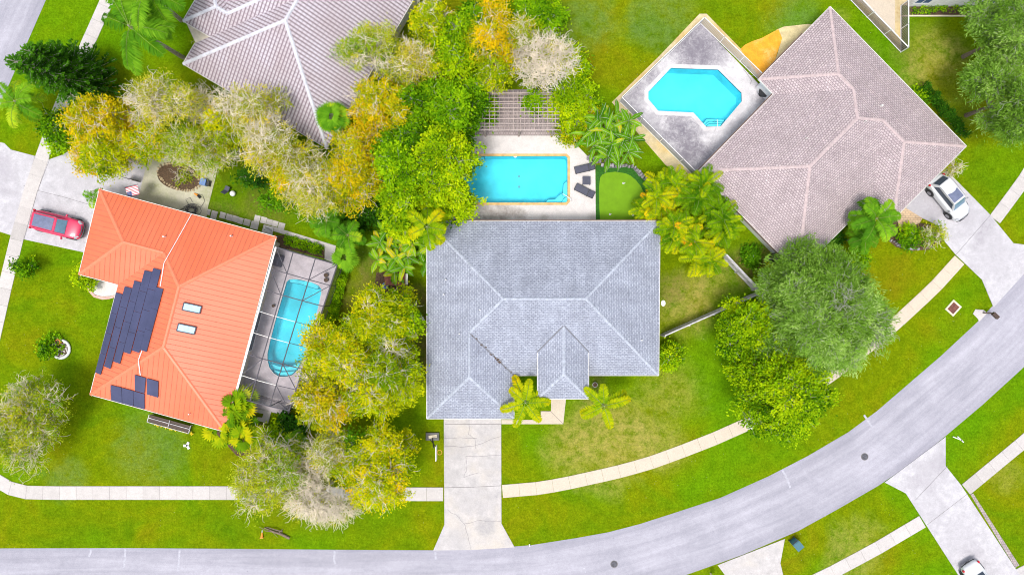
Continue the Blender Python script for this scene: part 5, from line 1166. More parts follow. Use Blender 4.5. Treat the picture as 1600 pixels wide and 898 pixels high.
# ---------------------------------------------------------------- cars
def car(name, px, py, ang, L_, W_, Hh, paint, label, kind, zc=.7, wind='car_glass_blue', glassroof=None):
    """local x forward, y left"""
    root = empty(name, (*G(px, py)[:2], 0.052 if kind != 'red' else .022), label, 'car', None, math.radians(-ang))
    hl, hw = L_/2, W_/2
    # body loft: station x, half width, shoulder z, top z, sill z
    suv = kind in ('red', 'white')
    sh = .95 if suv else .85
    st = [(-hl, .50, .55, .60), (-hl+.05, .70, sh-.12, sh-.10), (-hl+.22, .87, sh-.02, sh+.02), (-hl+.8, 1.0, sh+.02, sh+.05), (-.2, 1.0, sh, sh+.03), (hl*.42, .985, sh-.03, sh+.02), (hl*.62, .97, sh-.07, sh-.0), (hl-.45, .93, sh-.14, sh-.10), (hl-.18, .84, sh-.24, sh-.2), (hl-.05, .68, sh-.36, sh-.34), (hl, .55, .45, .46)]
    prof = lambda w_, zs, zt: [(-w_*.93, .28), (-w_, .42), (-w_*1.0, zs-.16), (-w_*.955, zs-.03), (-w_*.86, zt), (-w_*.45, zt+.035), (0, zt+.045), (w_*.45, zt+.035), (w_*.86, zt), (w_*.955, zs-.03), (w_, zs-.16), (w_, .42), (w_*.93, .28)]
    mb = MB(); rings = []
    for x, wf, zs, zt in st:
        pr_ = prof(hw*wf, zs, zt); k = len(mb.v); mb.v += [(x, y, z if abs(x) < hl-.01 else max(.35, min(z, .62))) for y, z in pr_]; mb.a += [.5]*len(pr_); rings.append(k)
    n = 13
    for r0, r1 in zip(rings, rings[1:]):
        for j in range(n): mb.f.append((r0+j, r1+j, r1+(j+1) % n, r0+(j+1) % n)); mb.m.append(0)
    mb.f.append(tuple(rings[0]+j for j in range(n))); mb.m.append(0); mb.f.append(tuple(rings[-1]+j for j in range(n))[::-1]); mb.m.append(0)
    o = mb.build('body', M[paint], root, smooth=True); fixnorm(o); sb = o.modifiers.new('sub', 'SUBSURF'); sb.levels = sb.render_levels = 2
    # greenhouse
    if kind == 'sedan': xr0, xr1, xf1, xf0 = -hl+.95, -hl+1.65, .35, 1.15
    else: xr0, xr1, xf1, xf0 = -hl+.24, -hl+.66, hl*.22, hl*.50
    wb, wt, zb, zt = hw*.84, hw*.70, sh+.02, Hh
    def q(x, y, z): return Vector((x, y, z))
    B_ = [q(xr0, -wb*.9, zb), q(xf0, -wb*.88, zb), q(xf0, wb*.88, zb), q(xr0, wb*.9, zb)]; T_ = [q(xr1, -wt*.93, zt-.05), q(xf1, -wt*.96, zt), q(xf1, wt*.96, zt), q(xr1, wt*.93, zt-.05)]
    mid = (xr0+xf0)/2; mt = (xr1+xf1)/2
    mb = MB(); mb.patch(T_[0], T_[1], T_[2], T_[3], .06, 8)
    for i in range(4):
        a, b, c, d = B_[i], B_[(i+1) % 4], T_[(i+1) % 4], T_[i]; mb.patch(a, b, c, d, .03, 6)
    g = mb.build('roof', M[paint], root, smooth=True); fixnorm(g)
    def pane(nm, i, u0, u1, v0, v1, mat, off=.012, bul=.03):
        a, b, c, d = B_[i], B_[(i+1) % 4], T_[(i+1) % 4], T_[i]
        f_ = lambda u, v: (a*(1-u)*(1-v)+b*u*(1-v)+c*u*v+d*(1-u)*v)
        n_ = (b-a).cross(d-a).normalized(); cc = (a+b+c+d)/4
        if n_.dot(cc-Vector((0, 0, .8))) < 0: n_ = -n_
        m2 = MB(); N = 6; vs = []
        for ii in range(N+1):
            for jj in range(N+1):
                u, v = u0+(u1-u0)*ii/N, v0+(v1-v0)*jj/N; vs.append(f_(u, v)+n_*(off+bul*(1-(2*u-1)**2)*(1-(2*v-1)**2)))
        m2.add(vs, [(ii*(N+1)+jj, (ii+1)*(N+1)+jj, (ii+1)*(N+1)+jj+1, ii*(N+1)+jj+1) for ii in range(N) for jj in range(N)])
        o_ = m2.build(nm, M[mat], root, smooth=True); fixnorm(o_); return o_
    pane('windshield', 1, .05, .95, .08, .93, wind); pane('rear_window', 3, .08, .92, .15, .93, 'car_glass')
    pane('side_window', 0, .08, .93, .14, .86, 'car_glass'); pane('side_window', 2, .07, .92, .14, .86, 'car_glass')
    if glassroof:
        x0, x1 = glassroof; m2 = MB(); e = lambda x, s: Vector((x, s*wt*.82, zt+.0))
        z_ = lambda u: .0
        a, b, c, d = q(x0, -wt*.80, zt+.012), q(x1, -wt*.83, zt+.03), q(x1, wt*.83, zt+.03), q(x0, wt*.80, zt+.012)
        m2.patch(a, b, c, d, .058, 6); o_ = m2.build('sunroof', M['sunroof'], root, smooth=True); fixnorm(o_)
    if suv:
        for sy in (-1, 1): m2 = MB(); m2.tube([(xr1+.1, sy*wt*.98, zt-.0), (xr1+.2, sy*wt*.98, zt+.05), (xf1-.2, sy*wt*.99, zt+.06), (xf1-.05, sy*wt*.99, zt+.01)], .022, 6); m2.build('roof_rail', M[paint] if kind == 'red' else M['grey_metal'], root)
    wx = (hl-.93, -hl+.93)
    for x in wx:
        for sy in (-1, 1):
            m2 = MB(); m2.tube([(x, sy*(hw-.24), .35), (x, sy*(hw+.012), .35)], .43, 20); m2.build('wheel_arch', M['black'], root)
            m2 = MB(); m2.tube([(x, sy*(hw-.2), .34), (x, sy*(hw+.03), .34)], .345, 22); w_ = m2.build('tyre', M['tyre'], root); m2 = MB(); m2.tube([(x, sy*(hw+.02), .34), (x, sy*(hw+.045), .34)], .2, 14); r_ = m2.build('rim', M['rim'], root); r_.parent = w_
    for sy in (-1, 1):
        m2 = MB(); m2.box((xf0-.22, sy*(hw+.08), sh+.08), (.13, .24, .17), sy*-.25); o_ = m2.build('mirror', M[paint if kind == 'red' else 'grey_metal'], root); bv = o_.modifiers.new('bevel', 'BEVEL'); bv.width = .04; bv.segments = 2
        m2 = MB(); m2.patch((hl-.40, sy*hw*.88, sh-.135), (hl-.10, sy*hw*.62, sh-.22), (hl-.06, sy*hw*.62, sh-.34), (hl-.36, sy*hw*.93, sh-.24), .03, 3); m2.patch((hl-.40, sy*hw*.88, sh-.13), (hl-.10, sy*hw*.62, sh-.215), (hl-.2, sy*hw*.55, sh-.155), (hl-.42, sy*hw*.74, sh-.085), .0, 3); m2.build('headlight', M['lamp'], root)
        m2 = MB(); m2.box((-hl+.26, sy*hw*.86, sh-.07), (.18, .16, .20)); o_ = m2.build('taillight', M['red_lamp'], root); bv = o_.modifiers.new('bevel', 'BEVEL'); bv.width = .03
    m2 = MB()
    m2.tube([(hl-.12, -hw*.72, .48), (hl+.015, -hw*.4, .48), (hl+.04, 0, .48), (hl+.015, hw*.4, .48), (hl-.12, hw*.72, .48)], .085, 8); m2.build('front_bumper', M['black'], root)
    m2 = MB(); m2.tube([(hl-.13, -hw*.5, sh-.28), (hl-.02, 0, sh-.27), (hl-.13, hw*.5, sh-.28)], .05, 6); m2.build('grille', M['dark_metal' if kind == 'red' else 'grey_metal'], root)
    m2 = MB(); m2.tube([(-hl+.08, -hw*.72, .5), (-hl-.02, 0, .5), (-hl+.08, hw*.72, .5)], .07, 8); m2.build('rear_bumper', M['black'], root)
    return root
car('parked_car', 96.5, 352, 14.2, 4.62, 1.86, 1.62, 'car_red', 'raspberry red estate car with a dark glass roof on the left driveway', 'red', glassroof=(-1.45, .35))
car('parked_car', 1474.5, 310.5, 51.5, 4.45, 1.82, 1.66, 'car_white', 'white compact car with a sunroof parked half under the pink roof eave', 'white', glassroof=(-.55, .35))
car('parked_car', 1527, 909, 57, 4.7, 1.82, 1.45, 'car_white', 'white saloon car cut off by the bottom edge on the lower right driveway', 'sedan')
# ---------------------------------------------------------------- vegetation
rng = np.random.default_rng(11)
def np_mesh(name, V, F4, mat, attr=None, parent=None, smooth=False):
    me = bpy.data.meshes.new(name); nv, nf = len(V), len(F4)
    me.vertices.add(nv); me.vertices.foreach_set('co', np.asarray(V, np.float32).ravel())
    me.loops.add(nf*4); me.loops.foreach_set('vertex_index', np.asarray(F4, np.int32).ravel())
    me.polygons.add(nf); me.polygons.foreach_set('loop_start', np.arange(0, nf*4, 4, dtype=np.int32)); me.polygons.foreach_set('loop_total', np.full(nf, 4, np.int32))
    me.materials.append(mat); me.update(calc_edges=True)
    if attr is not None: me.attributes.new('v', 'FLOAT', 'POINT').data.foreach_set('value', np.asarray(attr, np.float32))
    o = bpy.data.objects.new(name, me); SC.collection.objects.link(o)
    if parent: o.parent = parent
    return o
def norm(a): return a/np.maximum(np.linalg.norm(a, axis=-1, keepdims=True), 1e-9)
def leaves(P, D, L, W, val, up=.6, fold=0.0):
    """rhombic leaves at P pointing along D (n,3), length L, width W, tilted so blades lie mostly flat"""
    n = len(P); rnd = rng.normal(size=(n, 3)); nr = norm(np.array([0, 0, 1.0])*up+rnd*(1-up)*.8)
    D = norm(D); side = norm(np.cross(D, nr)); L = np.broadcast_to(np.asarray(L), (n,))[:, None]; W = np.broadcast_to(np.asarray(W), (n,))[:, None]
    a = P; b = P+D*L*.45+side*W*.5; c = P+D*L-np.array([0, 0, 1])*L*.12; d = P+D*L*.45-side*W*.5
    V = np.stack([a, b, c, d], 1).reshape(-1, 3); F = np.arange(4*n).reshape(-1, 4)
    return V, F, np.repeat(val, 4)
def segs(P0, P1, R0, R1, val=None):
    """three-sided tapered twigs"""
    n = len(P0); d = norm(P1-P0); ref = np.where(np.abs(d[:, 2:3]) > .9, np.array([[1.0, 0, 0]]), np.array([[0, 0, 1.0]])); x = norm(np.cross(d, ref)); y = np.cross(d, x)
    R0 = np.broadcast_to(R0, (n,))[:, None]; R1 = np.broadcast_to(R1, (n,))[:, None]; ring0, ring1 = [], []
    for k in range(3):
        t = 2*math.pi*k/3; u = x*math.cos(t)+y*math.sin(t); ring0.append(P0+u*R0); ring1.append(P1+u*R1)
    V = np.stack(ring0+ring1, 1).reshape(-1, 3); b = np.arange(n)[:, None]*6
    F = np.concatenate([b+np.array([[0, 1, 4, 3]]), b+np.array([[1, 2, 5, 4]]), b+np.array([[2, 0, 3, 5]])])
    return V, F
def cat_(parts):
    V, F, A, o = [], [], [], 0
    for p in parts:
        V.append(p[0]); F.append(p[1]+o); A.append(p[2] if len(p) > 2 else np.full(len(p[0]), .5)); o += len(p[0])
    return np.concatenate(V), np.concatenate(F), np.concatenate(A)

LM = {}
LM['gold'] = leafmat('golden_leaves', [(0, (.20, .30, .006)), (.25, (.42, .47, .006)), (.5, (.68, .56, .006)), (.8, (.82, .56, .006)), (1, (.84, .47, .01))], .34)
LM['goldgreen'] = leafmat('yellow_green_leaves', [(0, (.13, .27, .003)), (.35, (.42, .52, .004)), (.6, (.68, .66, .004)), (.85, (.86, .66, .005)), (1, (.86, .50, .008))], 0.34)
LM['pale'] = leafmat('pale_yellow_leaves', [(0, (.24, .34, .01)), (.35, (.44, .48, .02)), (.65, (.62, .56, .05)), (1, (.80, .56, .03))], .32)
LM['palegreen'] = leafmat('pale_green_leaves', [(0, (.16, .32, .01)), (.4, (.36, .46, .015)), (.75, (.54, .55, .03)), (1, (.72, .58, .03))], .32)
LM['green'] = leafmat('green_leaves', [(0, (.02, .10, .002)), (.3, (.12, .31, .003)), (.65, (.30, .54, .004)), (1, (.50, .66, .004))], 0.34)
LM['bright'] = leafmat('bright_green_leaves', [(0, (.05, .16, .002)), (.3, (.25, .45, .003)), (.65, (.50, .66, .004)), (1, (.72, .76, .006))], 0.34)
LM['lime'] = leafmat('lime_leaves', [(0, (.05, .16, .004)), (.5, (.13, .36, .006)), (1, (.28, .50, .01))])
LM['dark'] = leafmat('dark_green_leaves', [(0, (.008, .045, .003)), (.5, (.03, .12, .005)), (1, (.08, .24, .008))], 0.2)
LM['greygreen'] = leafmat('grey_green_leaves', [(0, (.09, .20, .012)), (.45, (.22, .42, .045)), (.8, (.40, .60, .13)), (1, (.56, .72, .28))], 0.34)
LM['frond'] = leafmat('palm_leaflets', [(0, (.04, .15, .008)), (.5, (.11, .31, .01)), (.85, (.24, .48, .02)), (1, (.45, .58, .02))], .34)
LM['frond_y'] = leafmat('yellow_palm_leaflets', [(0, (.06, .19, .003)), (.35, (.20, .37, .003)), (.65, (.50, .55, .004)), (.85, (.75, .60, .006)), (1, (.75, .30, .01))], .34)
LM['banana'] = leafmat('banana_leaves', [(0, (.05, .18, .006)), (.5, (.16, .38, .012)), (.85, (.32, .52, .02)), (1, (.65, .55, .02))], .34)

STY = {  # leaf material, leaf length and width, leaves per spray, spray density, twig material, twig radius, twigs per spray, leafless share, colour bias
 'gold': dict(m='gold', L=0.185, W=0.095, n=36, sp=.95, tw='twig_white', tr=0.014, nt=0.25, bare=.10, bias=.56),
 'goldgreen': dict(m='goldgreen', L=0.18, W=0.09, n=37, sp=.95, tw='twig_white', tr=0.013, nt=0.2, bare=.08, bias=.58),
 'yg': dict(m='goldgreen', L=0.18, W=0.09, n=38, sp=1.0, tw='twig_white', tr=.012, nt=0.12, bare=.03, bias=.42),
 'pale': dict(m='pale', L=0.16, W=0.075, n=26, sp=.85, tw='twig_white', tr=0.0155, nt=0.8, bare=0.28, bias=.5),
 'palegreen': dict(m='palegreen', L=0.16, W=0.075, n=30, sp=.9, tw='twig_white', tr=0.0145, nt=0.55, bare=0.18, bias=.5),
 'bare': dict(m='pale', L=.15, W=.08, n=12, sp=.85, tw='twig_white', tr=0.019, nt=2.2, bare=0.8, bias=.4),
 'green': dict(m='green', L=0.22, W=0.125, n=32, sp=1.05, tw='twig_grey', tr=.010, nt=.1, bare=.0, bias=.52),
 'bright': dict(m='bright', L=0.22, W=0.125, n=32, sp=1.0, tw='twig_grey', tr=.010, nt=.1, bare=.0, bias=.56),
 'lime':   dict(m='lime', L=.2, W=.13, n=24, sp=1.3, tw='twig_grey', tr=.010, nt=0, bare=.0, bias=.5),
 'dark':   dict(m='dark', L=.22, W=.14, n=22, sp=1.2, tw='twig_grey', tr=.010, nt=0, bare=.0, bias=.5),
 'greygreen': dict(m='greygreen', L=.30, W=.06, n=44, sp=1.1, tw='twig_grey', tr=.014, nt=.5, bare=.03, bias=.55),
}
def tree(name, cx, cy, Rp, h, sty, label, cat='tree', group=None, ry=None, seed=0, base_frac=.42, dens=1.0, lobes=None, bias=None):
    global rng; rng = np.random.default_rng(seed*7919+int(cx)*31+int(cy))
    s = STY[sty]; hc = h*.72; c = np.array(G(cx, cy, hc)); Rw = Rp/S*(H-hc)/H; Ry = (ry or Rp)/S*(H-hc)/H
    root = empty(name, (c[0], c[1], 0), label, cat, group)
    Hc = h*(1-base_frac)           # crown depth
    K = lobes or max(6, int(4.6*(Rw*Ry)**.66)); LC = []; tries = 0
    lr = .44*min(Rw, Ry)*(6/K)**.30+.12; ph = rng.uniform(0, 6.28, 3)
    while len(LC) < K and tries < 900:
        tries += 1; a = rng.uniform(0, 2*math.pi); r = math.sqrt(rng.uniform(0, 1)); x, y = r*math.cos(a), r*math.sin(a)
        irr = 1+.14*math.sin(2*a+ph[0])+.12*math.sin(3*a+ph[1])+.08*math.sin(5*a+ph[2])
        p = np.array([x*max(.05, Rw*irr-lr*.82), y*max(.05, Ry*irr-lr*.82), h-lr*.7-(r**2)*Hc*.62-rng.uniform(0, .34)*Hc])
        if all(np.linalg.norm(p-q_) > lr*.85*(1-tries/1100) for q_ in LC): LC.append(p)
    LC = np.array(LC); LV = rng.uniform(.0, 1.0, len(LC)); LR = lr*rng.uniform(.55, 1.35, len(LC))
    bare_lobe = rng.random(len(LC)) < s['bare']*1.1
    parts_l, parts_t = [], []
    trunk_top = np.array([0, 0, h*base_frac*.8])
    # trunk and limbs
    n0 = len(LC); lp0 = np.repeat(trunk_top[None], n0, 0); j = rng.normal(size=(n0, 3))*.12*Rw*.3; mid = lp0*.5+LC*.5+j+np.array([0, 0, .05*h]); tr0 = .035*h**.9*.45+.03
    base = segs(np.array([[0, 0, 0], [0, 0, 0.0]]), np.array([trunk_top, trunk_top]), tr0*1.3, tr0)
    limbs = [segs(lp0, mid, tr0*.55, tr0*.33), segs(mid, LC, tr0*.33, tr0*.14)]
    for li in range(len(LC)):
        lrad = LR[li]; ns = max(6, int(s['sp']*dens*34*lrad**2*1.15))
        # directions mostly on the upper half of the lobe
        d = norm(rng.normal(size=(ns, 3))); d[:, 2] = np.abs(d[:, 2])*.95-.22*rng.random(ns); d = norm(d)
        wob = 1+.28*np.sin(d[:, 0]*5+li*1.7)*np.cos(d[:, 1]*6+li*2.3)
        rr_ = lrad*wob*(.55+.5*rng.random(ns)**.6)*np.where(rng.random(ns) < .10, rng.uniform(1.15, 1.55, ns), 1); tip = LC[li]+d*rr_[:, None]*np.array([1, 1, .8])
        # secondary branches from the lobe centre to groups of sprigs
        ng = max(3, ns//7); gi = rng.integers(0, ng, ns); gd = norm(rng.normal(size=(ng, 3))+np.array([0, 0, .6])); gp = LC[li]+gd*lrad*.5
        # assign every sprig to nearest group point
        dist = np.linalg.norm(tip[:, None]-gp[None], axis=2); gi = dist.argmin(1); st = gp[gi]
        m_ = (st+tip)/2+rng.normal(size=(ns, 3))*.10*lrad
        limbs += [segs(np.repeat(LC[li][None], ng, 0), gp, tr0*.14+.008, .02+.3*s['tr']), segs(st, m_, .018+.4*s['tr'], s['tr']), segs(m_, tip, s['tr'], s['tr']*.7)]
        if s['nt']:
            cnt = rng.poisson(s['nt']*(1.8 if bare_lobe[li] else 1), ns); ti = np.repeat(np.arange(ns), cnt)
            if len(ti):
                S0 = m_[ti]*.5+tip[ti]*.5; dd = norm(norm(tip-st)[ti]+rng.normal(size=(len(ti), 3))*.8+np.array([0, 0, .25])); ln_ = rng.uniform(.25, .55, len(ti))[:, None]
                e1 = S0+dd*ln_; d2 = norm(dd+rng.normal(size=(len(ti), 3))*.9); e2 = e1+d2*ln_*.8; e3 = e2+norm(d2+rng.normal(size=(len(ti), 3))*.9)*ln_*.6
                limbs += [segs(S0, e1, s['tr']*1.1, s['tr']*.9), segs(e1, e2, s['tr']*.9, s['tr']*.75), segs(e2, e3, s['tr']*.75, s['tr']*.45)]
        if s['tw'] == 'twig_white':
            nb = rng.poisson(1.5+3.2*s['bare']); 
            for _ in range(nb):
                dz = norm(np.array([LC[li][0]+rng.normal()*Rw*.5, LC[li][1]+rng.normal()*Ry*.5, rng.uniform(.2, .9)*Rw])); p_ = LC[li]+dz*lrad*.25; r_ = .032; st_ = lrad*.34
                for q_ in range(4):
                    dz = norm(dz+rng.normal(size=3)*.38); p2 = p_+dz*st_; limbs.append(segs(p_[None], p2[None], r_, r_*.78)); 
                    for _2 in range(2):
                        ds = norm(dz+rng.normal(size=3)*.9); e_ = p2+ds*st_*.8; e2_ = e_+norm(ds+rng.normal(size=3)*.7)*st_*.5; limbs += [segs(p2[None], e_[None], r_*.6, r_*.45), segs(e_[None], e2_[None], r_*.45, r_*.25)]
                    p_ = p2; r_ *= .78
        bare = (rng.random(ns) < (.85 if bare_lobe[li] else s['bare']*.35)); nl = np.where(bare, s['n']*0, s['n']); idx = np.repeat(np.arange(ns), nl)
        if len(idx):
            P = tip[idx]+rng.normal(size=(len(idx), 3))*np.array([.17, .17, .07])*(1+s['L']*2)*rng.uniform(.7, 1.35, ns)[idx][:, None]; D = norm(tip-st)[idx]*1.0+rng.normal(size=(len(idx), 3))*.62+np.array([0, 0, .12])
            bi = s['bias'] if bias is None else bias
            v = np.clip(LV[li]*.42+bi*.55+rng.normal(size=ns)[idx]*.15+rng.normal(size=len(idx))*.09-.08, 0, 1)
            sc = rng.uniform(.7, 1.35, len(idx)); parts_l.append(leaves(P, D, s['L']*sc, s['W']*sc, v, up=.68))
    if parts_l: V, F, A = cat_(parts_l); np_mesh('crown', V, F, LM[s['m']], A, root)
    V, F, A = cat_(limbs); np_mesh('branches', V, F, M[s['tw']], A, root)
    mb = MB(); mb.tube([(0, 0, -.05), (0, 0, h*base_frac*.4), tuple(trunk_top)], [tr0*1.5, tr0*1.1, tr0*.9], 9); mb.build('trunk', M['bark_pale' if s['tw'] == 'twig_white' else 'bark'], root)
    return root

def frond(P0, az, el, L_, droop, nl, ll, lw, val, tipcurl=.0, vee=.35, hang=.25, taper=True):
    """pinnate frond; returns leaf quads and rachis segments"""
    k = 12; t = np.linspace(0, 1, k+1); pts = [np.array(P0, float)]; e = el
    for i in range(k):
        e2 = el-droop*((i+.5)/k)**1.3*1.0; pts.append(pts[-1]+np.array([math.cos(az)*math.cos(e2), math.sin(az)*math.cos(e2), math.sin(e2)])*L_/k)
    pts = np.array(pts); tt = np.linspace(.12, .99, nl); idx = tt*k; i0 = np.clip(idx.astype(int), 0, k-1); f = (idx-i0)[:, None]; B = pts[i0]*(1-f)+pts[i0+1]*f; T = norm(pts[i0+1]-pts[i0])
    side = np.array([-math.sin(az), math.cos(az), 0.0]); out = []
    for sg in (-1, 1):
        d = norm(T*(.35+.55*tt[:, None]**2)+side*sg+np.array([0, 0, vee])-np.array([0, 0, 1])*hang*rng.uniform(.6, 1.6, nl)[:, None]+rng.normal(size=(nl, 3))*.10)
        ln_ = ll*(np.sin(np.clip(tt*1.05, 0, 1)*math.pi)**.45*.8+.3)*rng.uniform(.85, 1.12, nl) if taper else np.full(nl, ll)
        n_ = norm(np.cross(d, T)); w_ = norm(np.cross(n_, d)); m_ = B+d*ln_[:, None]*.5; tip = B+d*ln_[:, None]-np.array([0, 0, 1])*(ln_*.22*(1+hang))[:, None]
        V = np.stack([B, m_+w_*lw*.5, tip, m_-w_*lw*.5], 1).reshape(-1, 3); v = np.clip(val+rng.normal(size=nl)*.08+.25*(tt-.4), 0, 1); out.append((V, np.arange(4*nl).reshape(-1, 4), np.repeat(v, 4)))
    r = np.linspace(.028, .008, k); return out, segs(pts[:-1], pts[1:], r, r*.9)
def palm(name, cx, cy, h, L_, nf, label, mat='frond', base=None, seed=1, el=(.9, -.3), droop=1.25, ll=.55, lw=.05, nl=46, val=.5, vv=.18, cat='palm tree', group=None, stems=1, spread=0.0, azs=None, trunk=True, tr=.13, hang=.25, vee=.35):
    global rng; rng = np.random.default_rng(seed*101+int(cx)); c = np.array(G(cx, cy, h)); b = np.array(G(*base, 0)) if base else np.array([c[0], c[1], 0])
    root = empty(name, (b[0], b[1], 0), label, cat, group); L, Rr, tb = [], [], MB()
    for s_ in range(stems):
        off = np.zeros(3)
        if stems > 1: a = rng.uniform(0, 6.28); r = spread*math.sqrt(rng.random()); off = np.array([r*math.cos(a), r*math.sin(a), -rng.uniform(0, .35)*h])
        top = c-b+off; top[2] = h+off[2]; 
        if trunk: tb.tube([tuple(off*.35*np.array([1, 1, 0])), tuple(top*np.array([.35, .35, .5])), tuple(top*np.array([.78, .78, .85])), tuple(top)], [tr*1.35, tr*1.0, tr*.9, tr*.8], 9)
        tb.tube([tuple(top-np.array([0, 0, .1])), tuple(top+np.array([0, 0, .45]))], [tr*.9, tr*.35], 8)
        for i in range(nf):
            az = azs[i % len(azs)]+rng.uniform(-.08, .08) if azs else 2.399*i+rng.uniform(-.25, .25)+s_
            q = i/max(1, nf-1); e = el[0]+(el[1]-el[0])*q+rng.uniform(-.1, .1); Lf = L_*rng.uniform(.85, 1.1)*(.75+.25*min(1, q*3+.3))
            o, r = frond(top+np.array([0, 0, .25]), az, e, Lf, droop*rng.uniform(.85, 1.15), nl, ll, lw, np.clip(val+rng.normal()*vv, 0, 1), hang=hang, vee=vee); L += o; Rr.append(r)
    V, F, A = cat_(L); np_mesh('fronds', V, F, LM[mat], A, root); V, F, A = cat_(Rr); np_mesh('frond_stalks', V, F, M['stalk'], A, root)
    split_build(tb, 'trunk', M['palm_trunk'], root); return root
def fanpalm(name, cx, cy, h, nf, label, mat='frond', seed=1, pet=.8, fr_=.6, val=.6, vv=.15, stems=1, spread=0, cat='fan palm', group=None, el=(1.3, .05)):
    global rng; rng = np.random.default_rng(seed*55+int(cx)); c = np.array(G(cx, cy, h)); root = empty(name, (c[0], c[1], 0), label, cat, group); L, Rr, tb = [], [], MB()
    for s_ in range(stems):
        a = rng.uniform(0, 6.28); r = spread*math.sqrt(rng.random()) if stems > 1 else 0; top = np.array([r*math.cos(a), r*math.sin(a), h-rng.uniform(0, .4)*h*(stems > 1)]); tb.tube([(top[0]*.6, top[1]*.6, 0), tuple(top)], [.1, .08], 7)
        for i in range(nf):
            az = 2.399*i+rng.uniform(-.3, .3); e = el[0]+(el[1]-el[0])*(i/max(1, nf-1))**.8; d = np.array([math.cos(az)*math.cos(e), math.sin(az)*math.cos(e), math.sin(e)]); p = top+d*pet*rng.uniform(.8, 1.15)
            Rr.append(segs(top[None], p[None], .02, .015)); side = np.array([-math.sin(az), math.cos(az), 0]); fwd = norm(d*np.array([1, 1, .25])); m = 15; an = np.linspace(-1.9, 1.9, m)
            dd = norm(np.cos(an)[:, None]*fwd+np.sin(an)[:, None]*side-np.array([0, 0, 1])*(.15+.2*rng.random(m))[:, None]); ln_ = fr_*rng.uniform(.85, 1.15)*(.75+.25*np.cos(an)); w_ = norm(np.cross(dd, np.array([0, 0, 1.0])))
            P = np.repeat(p[None], m, 0); mid = P+dd*ln_[:, None]*.6; tip = P+dd*ln_[:, None]-np.array([0, 0, .10])*fr_; wd = .10*fr_
            V = np.stack([P, mid+w_*wd, tip, mid-w_*wd], 1).reshape(-1, 3); v = np.clip(val+rng.normal()*vv+rng.normal(size=m)*.06, 0, 1); L.append((V, np.arange(4*m).reshape(-1, 4), np.repeat(v, 4)))
    V, F, A = cat_(L); np_mesh('fronds', V, F, LM[mat], A, root); V, F, A = cat_(Rr); np_mesh('frond_stalks', V, F, M['stalk'], A, root); split_build(tb, 'trunk', M['palm_trunk'], root); return root
def banana(name, cx, cy, Rp, h, nst, nlf, label, seed=1, mat='banana', Lb=1.6, Wb=.42, val=.5):
    global rng; rng = np.random.default_rng(seed*77+int(cx)); c = np.array(G(cx, cy, h*.7)); root = empty(name, (c[0], c[1], 0), label, 'banana plant'); L, Rr, tb = [], [], MB(); Rw = Rp/S
    for s_ in range(nst):
        a = rng.uniform(0, 6.28); r = Rw*.75*math.sqrt((s_+.5)/nst); a = s_*2.399; top = np.array([r*math.cos(a), r*math.sin(a), h*rng.uniform(.55, .85)]); tb.tube([(top[0], top[1], 0), tuple(top)], [.11, .07], 7)
        for i in range(nlf):
            az = 2.399*i+rng.uniform(-.3, .3)+s_; el = 1.15-.9*i/nlf; k = 7; Ln = Lb*rng.uniform(.75, 1.15); pts = [top.copy()]
            for j in range(k): e = el-1.5*((j+.5)/k)**1.2; pts.append(pts[-1]+np.array([math.cos(az)*math.cos(e), math.sin(az)*math.cos(e), math.sin(e)])*Ln/k)
            pts = np.array(pts); side = np.array([-math.sin(az), math.cos(az), 0]); wd = Wb*np.array([.05, .55, .9, 1, .98, .85, .6, .05])*.5; v = np.clip(val+rng.normal()*.2, 0, 1)
            for sg in (-1, 1):
                edge = pts+side*sg*wd[:, None]+np.array([0, 0, .10])*wd[:, None]*3*(1 if i % 3 else -1)+rng.normal(size=pts.shape)*.02
                V = np.stack([pts[:-1], edge[:-1], edge[1:], pts[1:]], 1); V[:, 2] -= side*sg*.02*rng.random((k, 1)); V = V.reshape(-1, 3); L.append((V, np.arange(4*k).reshape(-1, 4), np.clip(np.repeat(v+rng.normal(size=k)*.05, 4)+.05*sg, 0, 1)))
            Rr.append(segs(pts[:-1], pts[1:], .02, .012))
    V, F, A = cat_(L); np_mesh('leaves', V, F, LM[mat], A, root); V, F, A = cat_(Rr); np_mesh('midribs', V, F, M['twig_grey'], A, root); split_build(tb, 'stem', M['bark_pale'], root); return root
